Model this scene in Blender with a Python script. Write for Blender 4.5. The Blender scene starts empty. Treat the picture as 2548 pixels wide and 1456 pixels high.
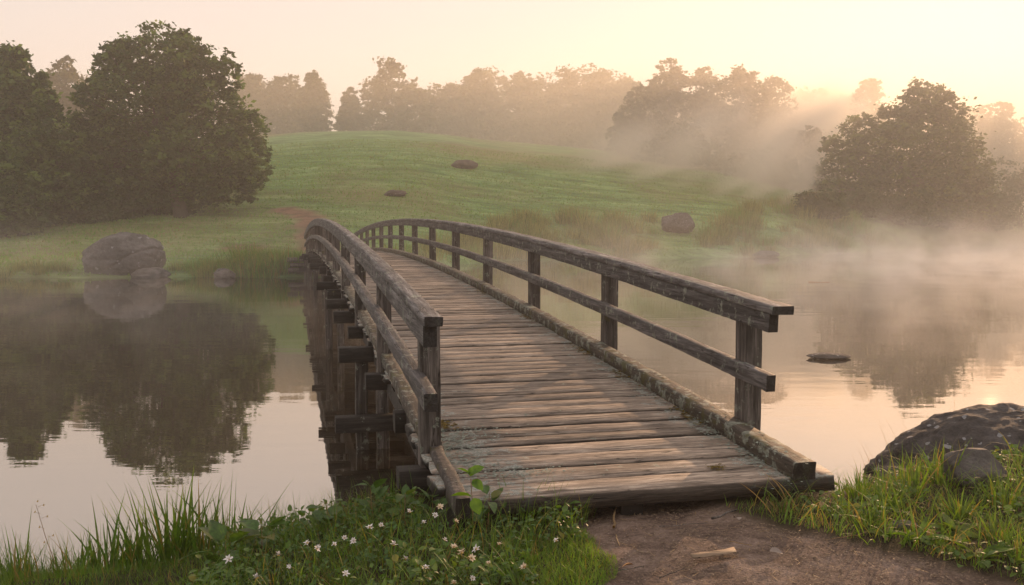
import bpy, math, random
import numpy as np
from mathutils import Vector, noise as mn

S = bpy.context.scene
COL = S.collection
rng = np.random.default_rng(7)
random.seed(7)
R = math.radians

# ------------------------------------------------------------------ camera, world, sun, exposure
F, YH, CX, CY = 2347.0, 557.5, 1274.0, 728.0        # measured on a 2548 x 1456 view of the photograph
HW = 2.6                                             # eye height above the water (z = 0)
PH = math.atan((CY - YH) / F)
cam = bpy.data.cameras.new('camera')
cam.sensor_width = 36.0
cam.lens = 36.0 * F / 2548.0
cam.clip_start = 0.05
cam.clip_end = 6000
co = bpy.data.objects.new('camera', cam)
COL.objects.link(co)
co.location = (0, 0, HW)
co.rotation_euler = (math.pi / 2 - PH, 0, 0)
S.camera = co

SUN_AZ, SUN_EL = R(27.2), R(11.6)                     # to the right of straight ahead
W = bpy.data.worlds.new('World')
S.world = W
W.use_nodes = True
wn = W.node_tree
sky = wn.nodes.new('ShaderNodeTexSky')
sky.sky_type = 'NISHITA'
sky.sun_disc = False
sky.sun_elevation = SUN_EL
sky.sun_rotation = SUN_AZ
sky.altitude = 0
sky.air_density = 1.0
sky.dust_density = 3.5
sky.ozone_density = 1.0
bg = wn.nodes['Background']
bg.inputs['Strength'].default_value = 0.12
hz = wn.nodes.new('ShaderNodeMix'); hz.data_type = 'RGBA'; hz.blend_type = 'MULTIPLY'
hz.inputs[0].default_value = 1.0
hz.inputs[7].default_value = (0.03, 0.027, 0.026, 1)
wn.links.new(sky.outputs[0], hz.inputs[6])
fog = wn.nodes.new('ShaderNodeMix'); fog.data_type = 'RGBA'; fog.blend_type = 'ADD'   # bright even layer of high dawn fog over the clear sky
fog.inputs[0].default_value = 1.0
fog.inputs[7].default_value = (4.85, 4.30, 4.02, 1)
wn.links.new(hz.outputs[2], fog.inputs[6])
wn.links.new(fog.outputs[2], bg.inputs[0])

sl = bpy.data.lights.new('sun', 'SUN')
sl.energy = 4.2
sl.angle = R(0.6)
sl.color = (1.0, 0.60, 0.33)
so = bpy.data.objects.new('sun', sl)
COL.objects.link(so)
sdir = Vector((math.sin(SUN_AZ) * math.cos(SUN_EL), math.cos(SUN_AZ) * math.cos(SUN_EL), math.sin(SUN_EL)))
so.rotation_euler = sdir.to_track_quat('Z', 'Y').to_euler()
so.location = (40, 80, 40)

S.view_settings.view_transform = 'Standard'
S.view_settings.look = 'None'
S.view_settings.gamma = 1.0
S.view_settings.exposure = 0.52
S.render.engine = 'CYCLES'
S.cycles.use_denoising = True
S.cycles.max_bounces = 8
S.cycles.diffuse_bounces = 3
S.cycles.glossy_bounces = 4
S.cycles.transmission_bounces = 4
S.cycles.transparent_max_bounces = 12
S.cycles.volume_bounces = 2
S.cycles.volume_step_rate = 0.7
S.cycles.volume_preview_step_rate = 2.0
S.cycles.volume_max_steps = 200
S.cycles.sample_clamp_indirect = 6.0

# ------------------------------------------------------------------ helpers
def ray(px, py):
    v = np.array([(px - CX) / F, 1.0, -(py - CY) / F])
    c, s = math.cos(PH), math.sin(PH)
    return np.array([v[0], v[1] * c + v[2] * s, -v[1] * s + v[2] * c])

def at(px, py, Y):
    """point at forward distance Y seen at (px, py) of the 2548-wide view"""
    d = ray(px, py)
    return np.array([0, 0, HW]) + d * (Y / d[1])

def on_ground(px, py, y0=4.0, y1=260.0):
    d = ray(px, py)
    d = d / d[1]
    y = y0
    while y < y1:
        st = 0.02 if y < 12 else 0.2
        p = np.array([d[0] * y, y, HW + d[2] * y])
        if p[2] <= ground(p[0], p[1]):
            return p
        y += st
    return np.array([d[0] * y1, y1, ground(d[0] * y1, y1)])

def smooth01(t):
    t = np.clip(t, 0, 1)
    return t * t * (3 - 2 * t)

def _h(ix, iy, seed):
    n = (ix * 374761393 + iy * 668265263 + seed * 974634777) & 0xffffffff
    n = ((n ^ (n >> 13)) * 1274126177) & 0xffffffff
    return ((n ^ (n >> 16)) & 0xffff) / 65535.0

def vnoise(x, y, seed=0):
    x = np.asarray(x, dtype=float); y = np.asarray(y, dtype=float)
    ix = np.floor(x).astype(np.int64); iy = np.floor(y).astype(np.int64)
    fx = x - ix; fy = y - iy
    fx = fx * fx * (3 - 2 * fx); fy = fy * fy * (3 - 2 * fy)
    a = _h(ix, iy, seed); b = _h(ix + 1, iy, seed); c = _h(ix, iy + 1, seed); d = _h(ix + 1, iy + 1, seed)
    return (a * (1 - fx) + b * fx) * (1 - fy) + (c * (1 - fx) + d * fx) * fy

def fbm(x, y, seed=0, o=4):
    s = 0; a = 0.5; t = 0
    for i in range(o):
        s = s + a * vnoise(np.asarray(x) * 2 ** i, np.asarray(y) * 2 ** i, seed + i); t += a; a *= 0.5
    return s / t - 0.5

def mesh_np(name, V, Fq, mats=None, parent=None, smooth=False, link=True, mi=None, attrs=None):
    """V (n,3); Fq an int array (m,k) or a list of such arrays"""
    me = bpy.data.meshes.new(name)
    V = np.asarray(V, dtype=np.float32)
    Fl = Fq if isinstance(Fq, list) else [Fq]
    Fl = [np.asarray(f, dtype=np.int32) for f in Fl if len(f)]
    me.vertices.add(len(V))
    me.vertices.foreach_set('co', V.ravel())
    loops = np.concatenate([f.ravel() for f in Fl])
    tot = np.concatenate([np.full(len(f), f.shape[1], dtype=np.int32) for f in Fl])
    st = np.concatenate([[0], np.cumsum(tot)[:-1]]).astype(np.int32)
    me.loops.add(len(loops))
    me.loops.foreach_set('vertex_index', loops)
    me.polygons.add(len(tot))
    me.polygons.foreach_set('loop_start', st)
    me.polygons.foreach_set('loop_total', tot)
    if smooth:
        me.polygons.foreach_set('use_smooth', np.ones(len(tot), dtype=bool))
    if mi is not None:
        me.polygons.foreach_set('material_index', np.asarray(mi, dtype=np.int32))
    me.update(calc_edges=True)
    if attrs:
        for k, v in attrs.items():
            a = me.attributes.new(k, 'FLOAT', 'POINT')
            a.data.foreach_set('value', np.asarray(v, dtype=np.float32))
    for m in (mats if isinstance(mats, (list, tuple)) else [mats]):
        if m: me.materials.append(m)
    o = bpy.data.objects.new(name, me)
    if link: COL.objects.link(o)
    if parent: o.parent = parent
    return o

class MB:
    def __init__(s): s.V = []; s.F = []; s.n = 0
    def add(s, V, Fc):
        V = np.asarray(V, dtype=float)
        s.V.append(V)
        s.F.append(np.asarray(Fc, dtype=np.int64) + s.n); s.n += len(V)
    def build(s, name, mat, parent=None, smooth=False):
        return mesh_np(name, np.concatenate(s.V), s.F, mat, parent, smooth)

def tag(o, label=None, cat=None, group=None, kind=None):
    if label: o['label'] = label
    if cat: o['category'] = cat
    if group: o['group'] = group
    if kind: o['kind'] = kind
    return o

def empty(name, loc, label=None, cat=None, group=None, rz=0.0):
    o = bpy.data.objects.new(name, None)
    o.empty_display_size = 0.2
    COL.objects.link(o)
    o.location = [float(v) for v in loc]
    o.rotation_euler = (0, 0, rz)
    return tag(o, label, cat, group)

def copy_tree(o, parent=None):
    c = o.copy(); COL.objects.link(c); c.parent = parent
    for ch in list(o.children): copy_tree(ch, c)
    return c

# ------------------------------------------------------------------ materials
def nt(name):
    m = bpy.data.materials.new(name)
    m.use_nodes = True
    t = m.node_tree
    return m, t, t.nodes, t.links, t.nodes['Principled BSDF']

def tex(t, coord='Object', scale=(1, 1, 1), rot=(0, 0, 0)):
    tc = t.nodes.new('ShaderNodeTexCoord'); mp = t.nodes.new('ShaderNodeMapping')
    mp.inputs['Scale'].default_value = scale; mp.inputs['Rotation'].default_value = rot
    t.links.new(tc.outputs[coord], mp.inputs[0])
    return mp.outputs[0]

def noise_n(t, vec, scale, detail=4, rough=0.55, dist=0.0):
    n = t.nodes.new('ShaderNodeTexNoise')
    n.inputs['Scale'].default_value = scale; n.inputs['Detail'].default_value = detail
    n.inputs['Roughness'].default_value = rough; n.inputs['Distortion'].default_value = dist
    if vec is not None: t.links.new(vec, n.inputs['Vector'])
    return n.outputs[0]

def ramp(t, fac, stops):
    r = t.nodes.new('ShaderNodeValToRGB')
    e = r.color_ramp.elements
    while len(e) > 2: e.remove(e[-1])
    for i, (p, c) in enumerate(stops):
        if i < 2: e[i].position = p
        else: e.new(p)
        c = c if isinstance(c, tuple) else (c, c, c)
        r.color_ramp.elements[i].color = (*c, 1)
    t.links.new(fac, r.inputs[0])
    return r.outputs[0]

def mix(t, fac, a, b, mode='MIX'):
    m = t.nodes.new('ShaderNodeMix'); m.data_type = 'RGBA'; m.blend_type = mode
    for k, v in ((0, fac), (6, a), (7, b)):
        if isinstance(v, (int, float)): m.inputs[k].default_value = v
        elif isinstance(v, tuple): m.inputs[k].default_value = (*v, 1)
        else: t.links.new(v, m.inputs[k])
    return m.outputs[2]

def math_n(t, op, a, b=0.0, c=None):
    m = t.nodes.new('ShaderNodeMath'); m.operation = op
    for k, v in ((0, a), (1, b), (2, c)):
        if v is None: continue
        if isinstance(v, (int, float)): m.inputs[k].default_value = v
        else: t.links.new(v, m.inputs[k])
    return m.outputs[0]

def bump(t, h, strength=0.5, dist=0.01, normal=None):
    b = t.nodes.new('ShaderNodeBump')
    b.inputs['Strength'].default_value = strength; b.inputs['Distance'].default_value = dist
    t.links.new(h, b.inputs['Height'])
    if normal is not None: t.links.new(normal, b.inputs['Normal'])
    return b.outputs[0]

def wood(name, axis, dark, mid, light, lichen=0.3, moss=0.15, warm=1.0):
    """weathered timber, grain along the given local axis"""
    m, t, N, L, P = nt(name)
    sc = {'x': (1.3, 16, 16), 'y': (16, 0.9, 16), 'z': (16, 16, 0.9)}[axis]
    oi = N.new('ShaderNodeObjectInfo')
    tc = N.new('ShaderNodeTexCoord')
    off = N.new('ShaderNodeVectorMath'); off.operation = 'MULTIPLY_ADD'
    comb = N.new('ShaderNodeCombineXYZ')
    for k in range(3): L.new(oi.outputs['Random'], comb.inputs[k])
    L.new(comb.outputs[0], off.inputs[0]); off.inputs[1].default_value = (37, 23, 51); L.new(tc.outputs['Object'], off.inputs[2])
    mp = N.new('ShaderNodeMapping'); mp.inputs['Scale'].default_value = sc; L.new(off.outputs[0], mp.inputs[0])
    g1 = noise_n(t, mp.outputs[0], 1.6, 6, 0.65, 0.4)
    g2 = noise_n(t, mp.outputs[0], 7.0, 6, 0.75, 0.1)
    big = noise_n(t, off.outputs[0], 2.2, 4, 0.6)
    c = ramp(t, g1, [(0.3, dark), (0.52, mid), (0.72, light)])
    c = mix(t, 0.8, c, ramp(t, g2, [(0.36, 0.35), (0.56, 1.1)]), 'MULTIPLY')
    c = mix(t, 0.55, c, ramp(t, big, [(0.3, (0.5, 0.47, 0.45)), (0.65, (1.15, 1.1, 1.05))]), 'MULTIPLY')
    hs = N.new('ShaderNodeHueSaturation')
    L.new(math_n(t, 'MULTIPLY_ADD', oi.outputs['Random'], 0.55, 0.72), hs.inputs['Value'])
    L.new(c, hs.inputs['Color']); c = hs.outputs[0]
    # cracks
    mp2 = N.new('ShaderNodeMapping'); mp2.inputs['Scale'].default_value = {'x': (0.5, 9, 9), 'y': (9, 0.5, 9), 'z': (9, 9, 0.5)}[axis]
    L.new(off.outputs[0], mp2.inputs[0])
    ck = noise_n(t, mp2.outputs[0], 2.3, 3, 0.5, 0.4)
    crack = ramp(t, math_n(t, 'ABSOLUTE', math_n(t, 'SUBTRACT', ck, 0.5)), [(0.0, 1.0), (0.022, 0.0)])
    crack = mix(t, ramp(t, noise_n(t, off.outputs[0], 3.0, 2), [(0.42, 0.0), (0.52, 1.0)]), (0.0, 0.0, 0.0), crack)
    c = mix(t, crack, c, (0.012, 0.009, 0.007))
    # lichen
    li = noise_n(t, off.outputs[0], 9.0, 6, 0.7)
    lm = ramp(t, li, [(0.66 - lichen * 0.25, 0.0), (0.70 - lichen * 0.25, 1.0)])
    lc = ramp(t, noise_n(t, off.outputs[0], 40, 3), [(0.35, (0.13, 0.15, 0.12)), (0.65, (0.30, 0.33, 0.28))])
    c = mix(t, math_n(t, 'MULTIPLY', lm, 0.75), c, lc)
    mo = noise_n(t, off.outputs[0], 5.0, 5, 0.7)
    mm = ramp(t, mo, [(0.70 - moss * 0.3, 0.0), (0.76 - moss * 0.3, 1.0)])
    c = mix(t, math_n(t, 'MULTIPLY', mm, 0.8), c, (0.06, 0.055, 0.012))
    if name == 'weathered_plank':
        sp = N.new('ShaderNodeSeparateXYZ'); L.new(tc.outputs['Object'], sp.inputs[0])
        def mr(v, a_, b_):
            n = N.new('ShaderNodeMapRange'); n.interpolation_type = 'SMOOTHSTEP'
            n.inputs[1].default_value = a_; n.inputs[2].default_value = b_; L.new(v, n.inputs[0]); return n.outputs[0]
        edge_r = mr(sp.outputs[0], 0.62, 1.05)
        edge_l = math_n(t, 'MULTIPLY', mr(sp.outputs[0], -0.45, -1.05), 1.0)
        near_l = math_n(t, 'MULTIPLY', mr(sp.outputs[0], 0.0, -0.9), mr(sp.outputs[1], 2.2, 0.8))
        tot_ = math_n(t, 'MAXIMUM', math_n(t, 'MAXIMUM', edge_r, edge_l), near_l)
        n3 = noise_n(t, tc.outputs['Object'], 7.0, 8, 0.78)
        thr = math_n(t, 'SUBTRACT', n3, math_n(t, 'MULTIPLY_ADD', tot_, -0.17, 0.66))
        lk = mr(thr, 0.0, 0.03)
        lc2 = ramp(t, noise_n(t, tc.outputs['Object'], 55, 5, 0.8), [(0.35, (0.10, 0.115, 0.10)), (0.62, (0.40, 0.43, 0.40))])
        c = mix(t, math_n(t, 'MULTIPLY', lk, 0.85), c, lc2)
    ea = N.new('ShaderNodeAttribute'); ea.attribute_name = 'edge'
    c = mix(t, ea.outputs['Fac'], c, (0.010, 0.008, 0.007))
    L.new(c, P.inputs['Base Color'])
    P.inputs['Roughness'].default_value = 0.72
    P.inputs['Specular IOR Level'].default_value = 0.35
    h = mix(t, 0.5, g1, g2)
    h = mix(t, crack, h, (0.0, 0.0, 0.0))
    h = mix(t, math_n(t, 'MULTIPLY', lm, 0.6), h, noise_n(t, off.outputs[0], 60, 3))
    L.new(bump(t, h, 0.7, 0.008), P.inputs['Normal'])
    return m

M = {}
M['plank'] = wood('weathered_plank', 'x', (0.085, 0.068, 0.055), (0.31, 0.255, 0.21), (0.62, 0.54, 0.46), 0.10, 0.0)
M['rail'] = wood('weathered_rail', 'y', (0.035, 0.034, 0.036), (0.125, 0.122, 0.128), (0.31, 0.305, 0.315), 0.38, 0.10)
M['post'] = wood('weathered_post', 'z', (0.030, 0.026, 0.024), (0.10, 0.090, 0.084), (0.24, 0.22, 0.21), 0.3, 0.3)
M['curb'] = wood('mossy_curb', 'y', (0.03, 0.025, 0.02), (0.09, 0.075, 0.06), (0.18, 0.15, 0.125), 0.55, 0.5)
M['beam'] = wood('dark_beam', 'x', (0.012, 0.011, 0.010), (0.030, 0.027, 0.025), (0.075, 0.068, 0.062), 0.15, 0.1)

def leaf_mat(name, c1, c2, trans=0.35, scale=0.6, gloss=0.3, tint=None):
    m, t, N, L, P = nt(name)
    tc = N.new('ShaderNodeTexCoord')
    n1 = noise_n(t, tc.outputs['Object'], scale, 3, 0.6)
    n2 = noise_n(t, tc.outputs['Object'], scale * 9, 2, 0.6)
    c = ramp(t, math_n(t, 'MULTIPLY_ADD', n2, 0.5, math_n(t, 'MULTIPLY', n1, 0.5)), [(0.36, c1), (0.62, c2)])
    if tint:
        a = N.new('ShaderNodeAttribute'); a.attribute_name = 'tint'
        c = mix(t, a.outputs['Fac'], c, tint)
    L.new(c, P.inputs['Base Color'])
    P.inputs['Roughness'].default_value = 0.55
    P.inputs['Specular IOR Level'].default_value = gloss
    tr = N.new('ShaderNodeBsdfTranslucent')
    L.new(mix(t, 1.0, c, (1.6, 1.5, 0.6), 'MULTIPLY'), tr.inputs['Color'])
    ms = N.new('ShaderNodeMixShader'); ms.inputs[0].default_value = trans
    L.new(P.outputs[0], ms.inputs[1]); L.new(tr.outputs[0], ms.inputs[2])
    L.new(ms.outputs[0], N['Material Output'].inputs['Surface'])
    return m

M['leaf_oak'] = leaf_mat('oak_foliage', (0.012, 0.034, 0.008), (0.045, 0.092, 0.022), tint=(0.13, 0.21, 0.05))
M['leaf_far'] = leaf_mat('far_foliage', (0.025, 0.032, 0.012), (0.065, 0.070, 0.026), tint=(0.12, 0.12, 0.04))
M['leaf_shrub'] = leaf_mat('shrub_foliage', (0.020, 0.042, 0.011), (0.055, 0.095, 0.026), tint=(0.13, 0.18, 0.045))
M['blade'] = leaf_mat('grass_blade', (0.030, 0.085, 0.008), (0.13, 0.26, 0.025), 0.4, 2.0, 0.4, (0.26, 0.17, 0.05))
M['blade_bright'] = leaf_mat('bright_grass_blade', (0.030, 0.085, 0.008), (0.15, 0.29, 0.03), 0.45, 2.0, 0.4, (0.30, 0.20, 0.07))
M['reed'] = leaf_mat('reed_blade', (0.13, 0.15, 0.05), (0.31, 0.31, 0.12), 0.35, 1.0, 0.2, (0.07, 0.12, 0.03))
M['meadow'] = leaf_mat('meadow_blade', (0.09, 0.20, 0.045), (0.19, 0.34, 0.09), 0.4, 0.15, 0.2, (0.20, 0.17, 0.07))
M['broadleaf'] = leaf_mat('broad_leaf', (0.015, 0.055, 0.008), (0.07, 0.17, 0.025), 0.3, 5.0, 0.5, (0.13, 0.13, 0.02))
M['clover'] = leaf_mat('clover_leaf', (0.04, 0.10, 0.015), (0.10, 0.20, 0.03), 0.35, 4.0, 0.5, (0.20, 0.19, 0.03))
M['dry'] = leaf_mat('dry_stem', (0.16, 0.10, 0.045), (0.34, 0.24, 0.13), 0.3, 6.0)

def bark_mat():
    m, t, N, L, P = nt('bark')
    v = tex(t, 'Object', (6, 6, 1.2))
    n = noise_n(t, v, 3, 5, 0.7)
    L.new(ramp(t, n, [(0.3, (0.02, 0.016, 0.012)), (0.7, (0.08, 0.065, 0.05))]), P.inputs['Base Color'])
    P.inputs['Roughness'].default_value = 0.9
    L.new(bump(t, n, 0.8, 0.05), P.inputs['Normal'])
    return m
M['bark'] = bark_mat()

def rock_mat(name, c1, c2, spots=0.5, sc=1.0, seed=0.0, moss=0.3):
    m, t, N, L, P = nt(name)
    tc = N.new('ShaderNodeTexCoord')
    mp = N.new('ShaderNodeMapping'); mp.inputs['Location'].default_value = (seed, seed * 2, seed); mp.inputs['Scale'].default_value = (sc, sc, sc)
    L.new(tc.outputs['Object'], mp.inputs[0]); v = mp.outputs[0]
    n = noise_n(t, v, 2.5, 8, 0.65)
    f = noise_n(t, v, 22, 5, 0.7)
    c = ramp(t, n, [(0.3, c1), (0.7, c2)])
    c = mix(t, 0.6, c, ramp(t, f, [(0.3, 0.35), (0.65, 1.1)]), 'MULTIPLY')
    # round lichen spots
    vo = N.new('ShaderNodeTexVoronoi'); vo.inputs['Scale'].default_value = 7.0; vo.inputs['Randomness'].default_value = 1.0
    dv = N.new('ShaderNodeVectorMath'); dv.operation = 'MULTIPLY_ADD'
    nn = N.new('ShaderNodeTexNoise'); nn.inputs['Scale'].default_value = 12; L.new(v, nn.inputs['Vector'])
    L.new(nn.outputs['Color'], dv.inputs[0]); dv.inputs[1].default_value = (0.07, 0.07, 0.07); L.new(v, dv.inputs[2])
    L.new(dv.outputs[0], vo.inputs['Vector'])
    sep = N.new('ShaderNodeSeparateColor'); L.new(vo.outputs['Color'], sep.inputs[0])
    rad = math_n(t, 'MULTIPLY', sep.outputs[0], 0.30 * spots + 0.12)
    sp = math_n(t, 'LESS_THAN', vo.outputs['Distance'], rad)
    keep = math_n(t, 'GREATER_THAN', sep.outputs[1], 1.0 - 0.6 * spots)
    sp = math_n(t, 'MULTIPLY', sp, keep)
    c = mix(t, math_n(t, 'MULTIPLY', sp, 0.8), c, (0.27, 0.28, 0.30))
    fl = noise_n(t, v, 14, 6, 0.8)
    c = mix(t, math_n(t, 'MULTIPLY', ramp(t, fl, [(0.60, 0.0), (0.68, 1.0)]), 0.22 * spots + 0.1), c, (0.22, 0.22, 0.22))
    mo = noise_n(t, v, 3.2, 6, 0.7)
    c = mix(t, ramp(t, mo, [(0.70 - moss * 0.25, 0.0), (0.76 - moss * 0.25, 1.0)]), c, (0.045, 0.055, 0.012))
    L.new(c, P.inputs['Base Color'])
    P.inputs['Roughness'].default_value = 0.85
    P.inputs['Specular IOR Level'].default_value = 0.3
    L.new(bump(t, mix(t, 0.5, n, f), 0.9, 0.05 / sc), P.inputs['Normal'])
    return m
M['rock'] = rock_mat('granite', (0.045, 0.035, 0.030), (0.14, 0.108, 0.092), 0.4, 1.0, 0.0, 0.25)
M['rock_far'] = rock_mat('lichened_granite', (0.058, 0.056, 0.056), (0.20, 0.19, 0.186), 0.9, 0.42, 2.0, 0.2)
M['rock_near'] = rock_mat('dark_lichen_granite', (0.022, 0.020, 0.020), (0.105, 0.098, 0.098), 1.05, 1.9, 3.0, 0.12)
M['rock_grey'] = rock_mat('grey_stone', (0.05, 0.047, 0.045), (0.16, 0.15, 0.145), 0.15, 2.0, 5.0, 0.1)

# ------------------------------------------------------------------ bridge frame of reference
TH = 0.2332
A0, LB, RISE, ZEND = 5.3518, 43.67, 0.735, HW - 1.618
def bp(a, o, z=0.0):
    return np.array([o * math.cos(TH) - a * math.sin(TH), o * math.sin(TH) + a * math.cos(TH), z])
def deck(a):
    u = (np.asarray(a) - A0) / LB * 2 - 1
    return ZEND + RISE * (1 - u * u)

# ------------------------------------------------------------------ terrain
def shore_near(x):
    x = np.asarray(x, dtype=float)
    b = np.interp(x, [-60, -12, -5, -2.5, -1.2, -0.3, 1.0, 2.5, 3.4, 4.6, 7, 14, 60],
                     [2.0, 5.6, 6.7, 7.0, 7.35, 8.1, 8.0, 7.9, 8.3, 8.7, 8.8, 7.5, 2.0])
    return b + 0.35 * (fbm(x * 1.3, x * 0 + 3.1, 5) * 2)

def shore_far(x):
    x = np.asarray(x, dtype=float)
    b = np.interp(x, [-90, -60, -30, -19, -13, -9.0, -6.5, -4, 0, 8, 18, 26, 36, 50, 70, 110],
                     [30, 44, 45.5, 46, 45.6, 46.4, 50, 60, 66, 70, 74, 80, 92, 104, 112, 90])
    return b + 1.6 * fbm(x * 0.22, x * 0 + 9.7, 11) * 2

def hill(x, y):
    x = np.asarray(x, dtype=float); y = np.asarray(y, dtype=float)
    rid = np.interp(x, [-160, -90, -60, -29, -16, -4.7, 6, 15, 26, 35, 46, 60, 100],
                       [6, 11, 15, 16.2, 15.8, 14.4, 13.1, 11.8, 8.4, 4.6, 3.0, 2.4, 2.2]) - 1.0
    yc = np.interp(x, [-100, -5, 15, 26, 36, 60], [150, 150, 145, 130, 115, 115])
    y0 = np.interp(x, [-60, -30, -10, 10, 30, 60], [50, 54, 62, 73, 84, 108])
    t = np.clip((y - y0) / (yc - y0), 0, 1)
    w = smooth01((x + 42) / 34)
    prof = w * np.sin(t * math.pi / 2) ** 1.1 + (1 - w) * (0.25 * t + 0.75 * smooth01(t))
    return rid * prof

def ground(x, y):
    x = np.asarray(x, dtype=float); y = np.asarray(y, dtype=float)
    dn = shore_near(x) - y                      # > 0 inland on the near bank
    lift = np.interp(x, [-7, -2.2, -0.6, 1, 3, 6], [0.30, 0.38, 0.62, 0.72, 0.74, 0.9])
    zn = np.where(dn > 0, lift * smooth01(dn / 1.6) + 0.05 * np.clip(dn, 0, 3), np.maximum(-1.4, 0.45 * dn))
    df = y - shore_far(x)
    bank = np.interp(x, [-60, -14, -9, -5, 0, 10, 20, 40, 60], [0.45, 0.6, 0.75, 0.8, 1.0, 1.3, 1.7, 2.2, 2.2])
    zf = np.where(df > 0, bank * (0.45 * smooth01(df / 1.2) + 0.55 * smooth01(df / 9.0)) + 0.012 * np.clip(df, 0, 80), np.maximum(-1.4, 0.35 * df))
    zf = zf + np.where(df > 0, hill(x, y), 0)
    zf = zf + np.where(df > 1, 0.45 * fbm(x * 0.05, y * 0.05, 21) * smooth01((df - 1) / 12), 0)
    mid = (shore_near(x) + shore_far(x)) * 0.5
    z = np.where(y < mid, zn, zf)
    side = smooth01((np.abs(x) - 95) / 20)
    z = z * (1 - side) + np.maximum(z, 1.5) * side
    return z

def path_near(x, y):
    """1 on the bare earth in front of the bridge"""
    x = np.asarray(x, dtype=float); y = np.asarray(y, dtype=float)
    l = np.interp(y, [-4, 2, 4.4, 4.9, 5.3, 5.8, 6.4], [-1.6, -0.4, 0.30, 0.36, 0.28, 0.20, 0.5])
    r = np.interp(y, [-4, 2, 4.4, 4.9, 5.3, 5.8, 6.4], [3.2, 2.8, 2.45, 2.15, 1.75, 1.5, 1.2])
    n = 0.22 * fbm(x * 2.5, y * 2.5, 31) * 2
    return smooth01((x - l + n) / 0.18) * smooth01((r - x + n) / 0.22) * smooth01((7.4 - y) / 0.3)

PF = [bp(A0 + LB - 0.5, 2.05)[:2]] + [on_g for on_g in []]
def far_path_pts():
    pts = [bp(A0 + LB - 1.0, 2.05)[:2]]
    for px, py in ((778, 552), (762, 541), (742, 532), (716, 524)):
        q = on_ground(px, py, 46)
        pts.append(q[:2])
    return np.array(pts)

def graded(segs):
    out = []
    for a, b, s in segs:
        n = max(1, int(round((b - a) / s)))
        out.extend(list(np.linspace(a, b, n, endpoint=False)))
    out.append(segs[-1][1])
    return np.array(out)

FPTS = far_path_pts()
def far_path(x, y):
    d = np.full(np.shape(x), 1e9)
    for i in range(len(FPTS) - 1):
        a, b = FPTS[i], FPTS[i + 1]
        ab = b - a; L2 = (ab ** 2).sum()
        t = np.clip(((x - a[0]) * ab[0] + (y - a[1]) * ab[1]) / L2, 0, 1)
        d = np.minimum(d, np.hypot(x - a[0] - t * ab[0], y - a[1] - t * ab[1]))
    return smooth01((1.5 - d + 0.5 * fbm(x * 0.8, y * 0.8, 41)) / 0.5)

gx = graded([(-420, -110, 20), (-110, -40, 3), (-40, -4.5, 0.9), (-4.5, 6.5, 0.06), (6.5, 50, 0.9), (50, 120, 3), (120, 420, 20)])
gy = graded([(-60, 0, 8), (0, 3.6, 0.4), (3.6, 9.4, 0.05), (9.4, 44, 3.0), (44, 90, 0.6), (90, 180, 1.6), (180, 480, 15)])
X, Y = np.meshgrid(gx, gy)
Z = ground(X, Y)
pn = path_near(X, Y)
Z = Z + np.where((Y < 9.5) & (np.abs(X) < 8), 0.03 * fbm(X * 3, Y * 3, 51) * 2 + 0.018 * fbm(X * 14, Y * 14, 52) * 2 - 0.03 * pn, 0)
fp = far_path(X, Y)
sandy = on_ground(605, 622, 46)
fp = np.maximum(fp, smooth01((1.6 - np.hypot((X - sandy[0]) * 0.8, (Y - sandy[1]) * 0.6)) / 0.9))
nx, ny = len(gx), len(gy)
idx = np.arange(nx * ny).reshape(ny, nx)
quads = np.stack([idx[:-1, :-1].ravel(), idx[:-1, 1:].ravel(), idx[1:, 1:].ravel(), idx[1:, :-1].ravel()], 1)

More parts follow.
